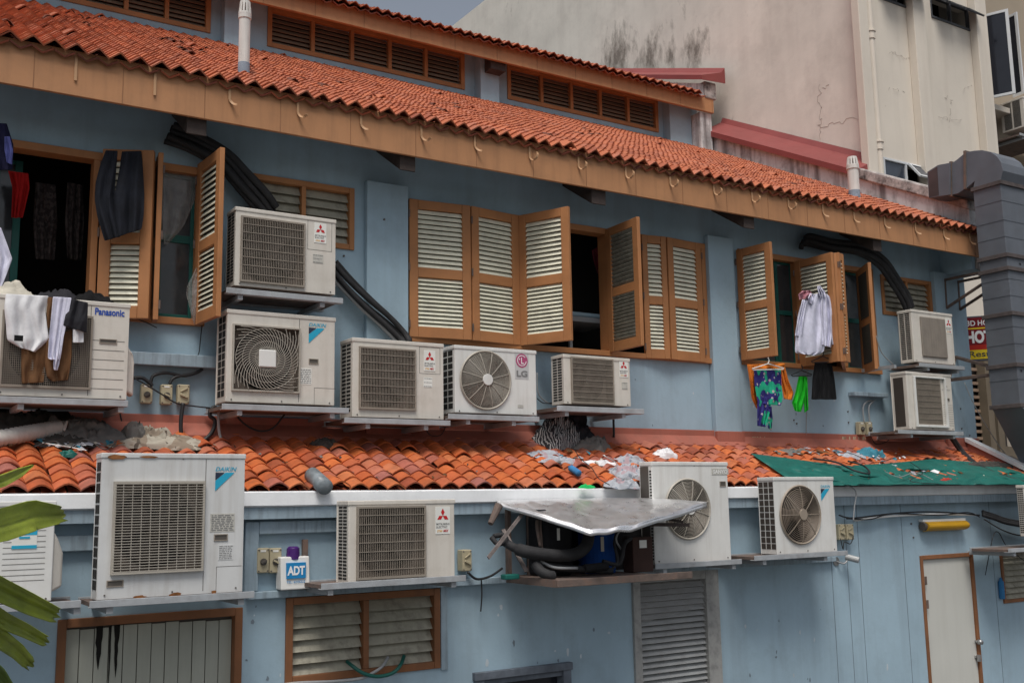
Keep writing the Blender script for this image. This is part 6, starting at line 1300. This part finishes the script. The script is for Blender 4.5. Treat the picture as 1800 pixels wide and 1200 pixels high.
top_ = [mb.V(mb.v[k]) for k in G[-1]]; low = [mb.V(mb.v[k] + Vector((0, 0, -.032))) for k in G[-1]]
for i in range(nx): mb.F(top_[i], low[i], low[i + 1], top_[i + 1])
tag(mb.build('metal_sheet', 'steel_sheet', None, smooth=True, solid=.004), 'crumpled shiny metal sheet covering the open machine like a canopy', 'metal sheet')
# ------------------------------------------------------------------ palm fronds in the near lower left
pl_ = empty('palm_plant', at(-160, 1100, 2.0), 'green palm leaf blades reaching in at the lower left corner', 'plant')
def blade(pts, hw, Y0, Y1, m, seed, rag=True):
    mb = MB(); n = 26; G = []; C_ = 8
    for k in range(n + 1):
        t = k / n; s_ = t * (len(pts) - 1); i = min(int(s_), len(pts) - 2); f = s_ - i; cx = pts[i][0] + (pts[i + 1][0] - pts[i][0]) * f; cy = pts[i][1] + (pts[i + 1][1] - pts[i][1]) * f; w_ = hw[i] + (hw[i + 1] - hw[i]) * f
        j = min(i, len(pts) - 2); dx, dy = pts[j + 1][0] - pts[j][0], pts[j + 1][1] - pts[j][1]; L = math.hypot(dx, dy); nx_, ny_ = -dy / L, dx / L; Y = Y0 + (Y1 - Y0) * t; row = []
        for c in range(C_ + 1):
            s = c / C_ * 2 - 1; ex = (rnd.uniform(-6, 9) if k == n and rag else 0); rid = .006 * math.sin(c * 2.4 + seed) + .018 * abs(s)
            row.append(mb.V(at(cx + nx_ * w_ * s + dx / L * ex, cy + ny_ * w_ * s + dy / L * ex, Y - rid + .004 * noise.noise(Vector((t * 6, s * 2, seed))))))
        G.append(row)
    for a, b in zip(G, G[1:]):
        for i in range(C_): mb.F(a[i], b[i], b[i + 1], a[i + 1])
    mb.build('leaf_blade', m, pl_, smooth=True, solid=.0012)
blade([(-110, 950), (-50, 936), (5, 922), (60, 905), (112, 904)], [14, 24, 29, 27, 14], 1.8, 2.1, 'leaf', 1)
blade([(-90, 985), (-40, 1012), (5, 1038), (55, 1062), (101, 1082)], [12, 20, 21, 19, 14], 1.8, 2.05, 'leaf', 2); blade([(-80, 1030), (-30, 1065), (10, 1092), (45, 1108), (79, 1126)], [10, 15, 15, 13, 10], 1.85, 2.1, 'leaf', 3)
blade([(-80, 1070), (-30, 1100), (5, 1125), (30, 1143), (52, 1166)], [10, 16, 17, 15, 12], 1.9, 2.1, 'leaf', 4); blade([(-60, 1130), (-25, 1160), (0, 1185), (22, 1215)], [8, 12, 12, 8], 1.9, 2.1, 'leaf_dark', 5); blade([(-90, 868), (-40, 858), (5, 844), (35, 830), (59, 817)], [6, 10, 11, 8, 1], 1.8, 2.1, 'leaf', 6, False)
mb = MB(); mb.tube([at(-240, 1300, 1.9), at(-200, 1100, 1.9), at(-120, 960, 1.85), at(-110, 900, 1.8)], .012, 8); mb.build('stem', 'leaf_dark', pl_, smooth=True)

# bundles lying on the sill and on top of the large left unit
heap('cloth_bundle', 'beige clothes bundled on top of the large unit at the far left', 'cloth', 'cloth_cream', 0, 0, .16, .1, .1, 41, base=at(22, 524, 8.08))
heap('cloth_bundle', 'black clothes bundled on the window sill above the large left unit', 'cloth', 'cloth_charcoal', 0, 0, .2, .1, .09, 42, base=at(105, 534, 8.2)); heap('cloth_bundle', 'black cloth heap at the right end of the large left unit top', 'cloth', 'cloth_black', 0, 0, .14, .1, .11, 43, base=at(163, 536, 8.15))
cloth('plastic_sheet', 'translucent plastic sheet hanging over the left green casement', 'plastic sheet', 'plastic_film', [([(272, 300), (276, 350), (285, 395), (288, 430)], [(345, 308), (344, 350), (322, 400), (292, 432)])], YU + .03, amp=.01, folds=2)
cloth('plastic_sheet', 'torn plastic strip hanging between the left casement and its open shutter', 'plastic sheet', 'plastic_film', [([(345, 470), (330, 500), (327, 515), (338, 560)], [(352, 478), (350, 500), (349, 515), (342, 572)])], YU - .1, amp=.01, folds=1)
# slipped, blackened tiles of the main roof
mat('tile_sooty', (.15, .05, .03), .8, var=.4, vs=9, dirt=.6, dcol=(.04, .03, .025))
rr = random.Random(21)
for cx, cy, n_, sx, sy in ((300, 82, 9, 40, 8), (330, 100, 6, 30, 8), (120, 40, 6, 90, 14), (560, 160, 4, 60, 16), (780, 205, 4, 60, 12), (1000, 250, 5, 80, 16), (1400, 330, 4, 60, 10), (430, 135, 3, 20, 5)):
    for i in range(n_):
        c = onroof(cx + rr.gauss(0, sx * .5), cy + rr.gauss(0, sy * .5)); mb = MB(); a = rr.uniform(-.3, .3); cs_ = math.cos(math.atan(RS)); w_ = .05; f_, b_ = [], []
        for t in (-1, -.5, 0, .5, 1):
            zz = .045 * (1 - t * t) + .05; f_.append(mb.V(c + Vector((t * w_ + a * -.06, -.07 * cs_, -.07 * cs_ * RS + zz + .012)))); b_.append(mb.V(c + Vector((t * w_ * .9 + a * .06, .07 * cs_, .07 * cs_ * RS + zz))))
        for k in range(4): mb.F(f_[k], f_[k + 1], b_[k + 1], b_[k])
        mb.build('slipped_tile', 'tile_sooty', mroof, solid=.008)

# scuffs, patched plaster and drilled holes on the blue walls
stain('blue_paint', [(at(1360, 760, YU), .5, .12), (at(700, 700, YU), 1.2, .1), (at(1690, 760, YU), .6, .3), (at(1080, 1015, YL), 1.0, .24), (at(1380, 990, YL), .8, .24), (at(860, 925, YL), .5, .16), (at(480, 560, YU), 1.0, .16), (at(270, 600, YU), .7, .14), (at(130, 990, YL), .8, .26), (at(1500, 960, YL), .4, .22), (at(1770, 940, YL), .7, .2)], (.1, .12, .13), 3.2, (1, 1, .3))
mat('scuff', (.5, .56, .6), .8, var=.2)
rr = random.Random(31)
for i in range(46):
    up_ = i % 3 == 0; Y_ = YU if up_ else YL
    px, py = (rr.choice((rr.uniform(1315, 1500), rr.uniform(960, 1230))), rr.uniform(665, 755)) if up_ else (rr.choice((rr.uniform(1290, 1600), rr.uniform(820, 1090), rr.uniform(430, 495), rr.uniform(1290, 1600))), rr.uniform(1050, 1195))
    c = at(px, py, Y_); mb = MB(); k_ = rr.uniform(.006, .022); n_ = 7; big = rr.uniform(.7, 2.2)
    mb.F(*[mb.V((c.x + k_ * rr.uniform(.4, 1.1) * math.cos(j * .9), Y_ - .0022, c.z + k_ * big * rr.uniform(.5, 1.1) * math.sin(j * .9))) for j in range(n_)]); mb.build('paint_scuff', 'scuff' if i % 2 else 'seam_blue', shop)
for px, py in ((1395, 738), (1400, 744), (1490, 723), (1491, 742), (675, 386), (604, 450), (1601, 920), (1605, 944), (1666, 690), (1670, 698), (1688, 718), (1690, 753), (1704, 765)):
    c = at(px, py, YU if py < 800 else YL); 
    if 640 < px < 718 or px > 1650: c = at(px, py, YU - .07)
    mb = MB(); mb.cyl((c.x, c.y - .012, c.z), (c.x, c.y + .001, c.z), .009, 8); mb.build('wall_plug', 'seam', shop)

# dried drips on the red band, wires lost among the rubbish
mat('drip', (.5, .44, .3), .8, var=.2); rr = random.Random(8)
for cx, n_, w_ in ((1333, 14, 22), (1500, 16, 45)):
    for i in range(n_):
        px = cx + rr.uniform(-w_ / 2, w_ / 2); c = at(px, 767, YT); mb = MB(); L = rr.uniform(.05, .13); mb.box(c.x - .004, c.x + .004, YT - .0025, YT, max(c.z - L, zt - .02), min(c.z, zband - .01)); mb.build('drip_mark', 'drip', shop)
for lb, m, P_ in (('thin black wire tangled in the rubbish at the far left', 'cable_black', [(60, 785), (95, 775), (120, 788), (150, 772), (185, 790), (205, 775)]), ('pale string lying across the left tiles', 'white_plastic', [(75, 778), (100, 782), (125, 786), (148, 790)]),
                  ('thin black wire running down the tiles by the striped cloth', 'cable_black', [(1010, 790), (1020, 805), (1040, 822), (1052, 840), (1072, 852)]), ('grey wire curling through the rag pile', 'cable_grey', [(1060, 800), (1085, 815), (1075, 830), (1100, 842), (1120, 835)]),
                  ('black wire crossing the top of the tarpaulin near the blue rubbish', 'cable_black', [(1450, 800), (1490, 795), (1540, 812), (1590, 800), (1640, 806)]), ('grey string strung over the tarpaulin', 'cable_grey', [(1555, 828), (1580, 838), (1610, 830), (1640, 843)]), ('thin dark cord over the right of the tarpaulin', 'cable_black', [(1600, 812), (1622, 830), (1600, 845), (1650, 850)])):
    mb = MB(); mb.tube([lean(x, y, .13 + .03 * (i % 2)) for i, (x, y) in enumerate(P_)], .004, 6); tag(mb.build('wire', m, None, smooth=True), lb, 'wire', 'wires among the roof rubbish')
for lb, cx, cy, dx, dy, n, sd in (('leaf litter and grime in the gutters between the tiles', 700, 810, 520, 26, 150, 3), ('dry leaves scattered over the right tiles', 1480, 800, 200, 10, 60, 4)):
    rr = random.Random(sd); mb = MB()
    for i in range(n):
        c = lean(cx + rr.uniform(-dx, dx), cy + rr.uniform(-dy, dy * 1.4), .045); a = rr.uniform(0, 6.28); L = rr.uniform(.012, .03); mb.cur = rr.randrange(3)
        u = Vector((math.cos(a), math.sin(a), LS * math.sin(a))) * L; v = Vector((-math.sin(a), math.cos(a), LS * math.cos(a) + rr.uniform(0, .6))) * L * .45; mb.poly([c - u, c - v, c + u, c + v + Vector((0, 0, .006))])
    tag(mb.build('leaf_litter', ['rubbish_dark', 'rubbish_grey', 'cloth_brown'], None), lb, 'litter', kind='stuff')
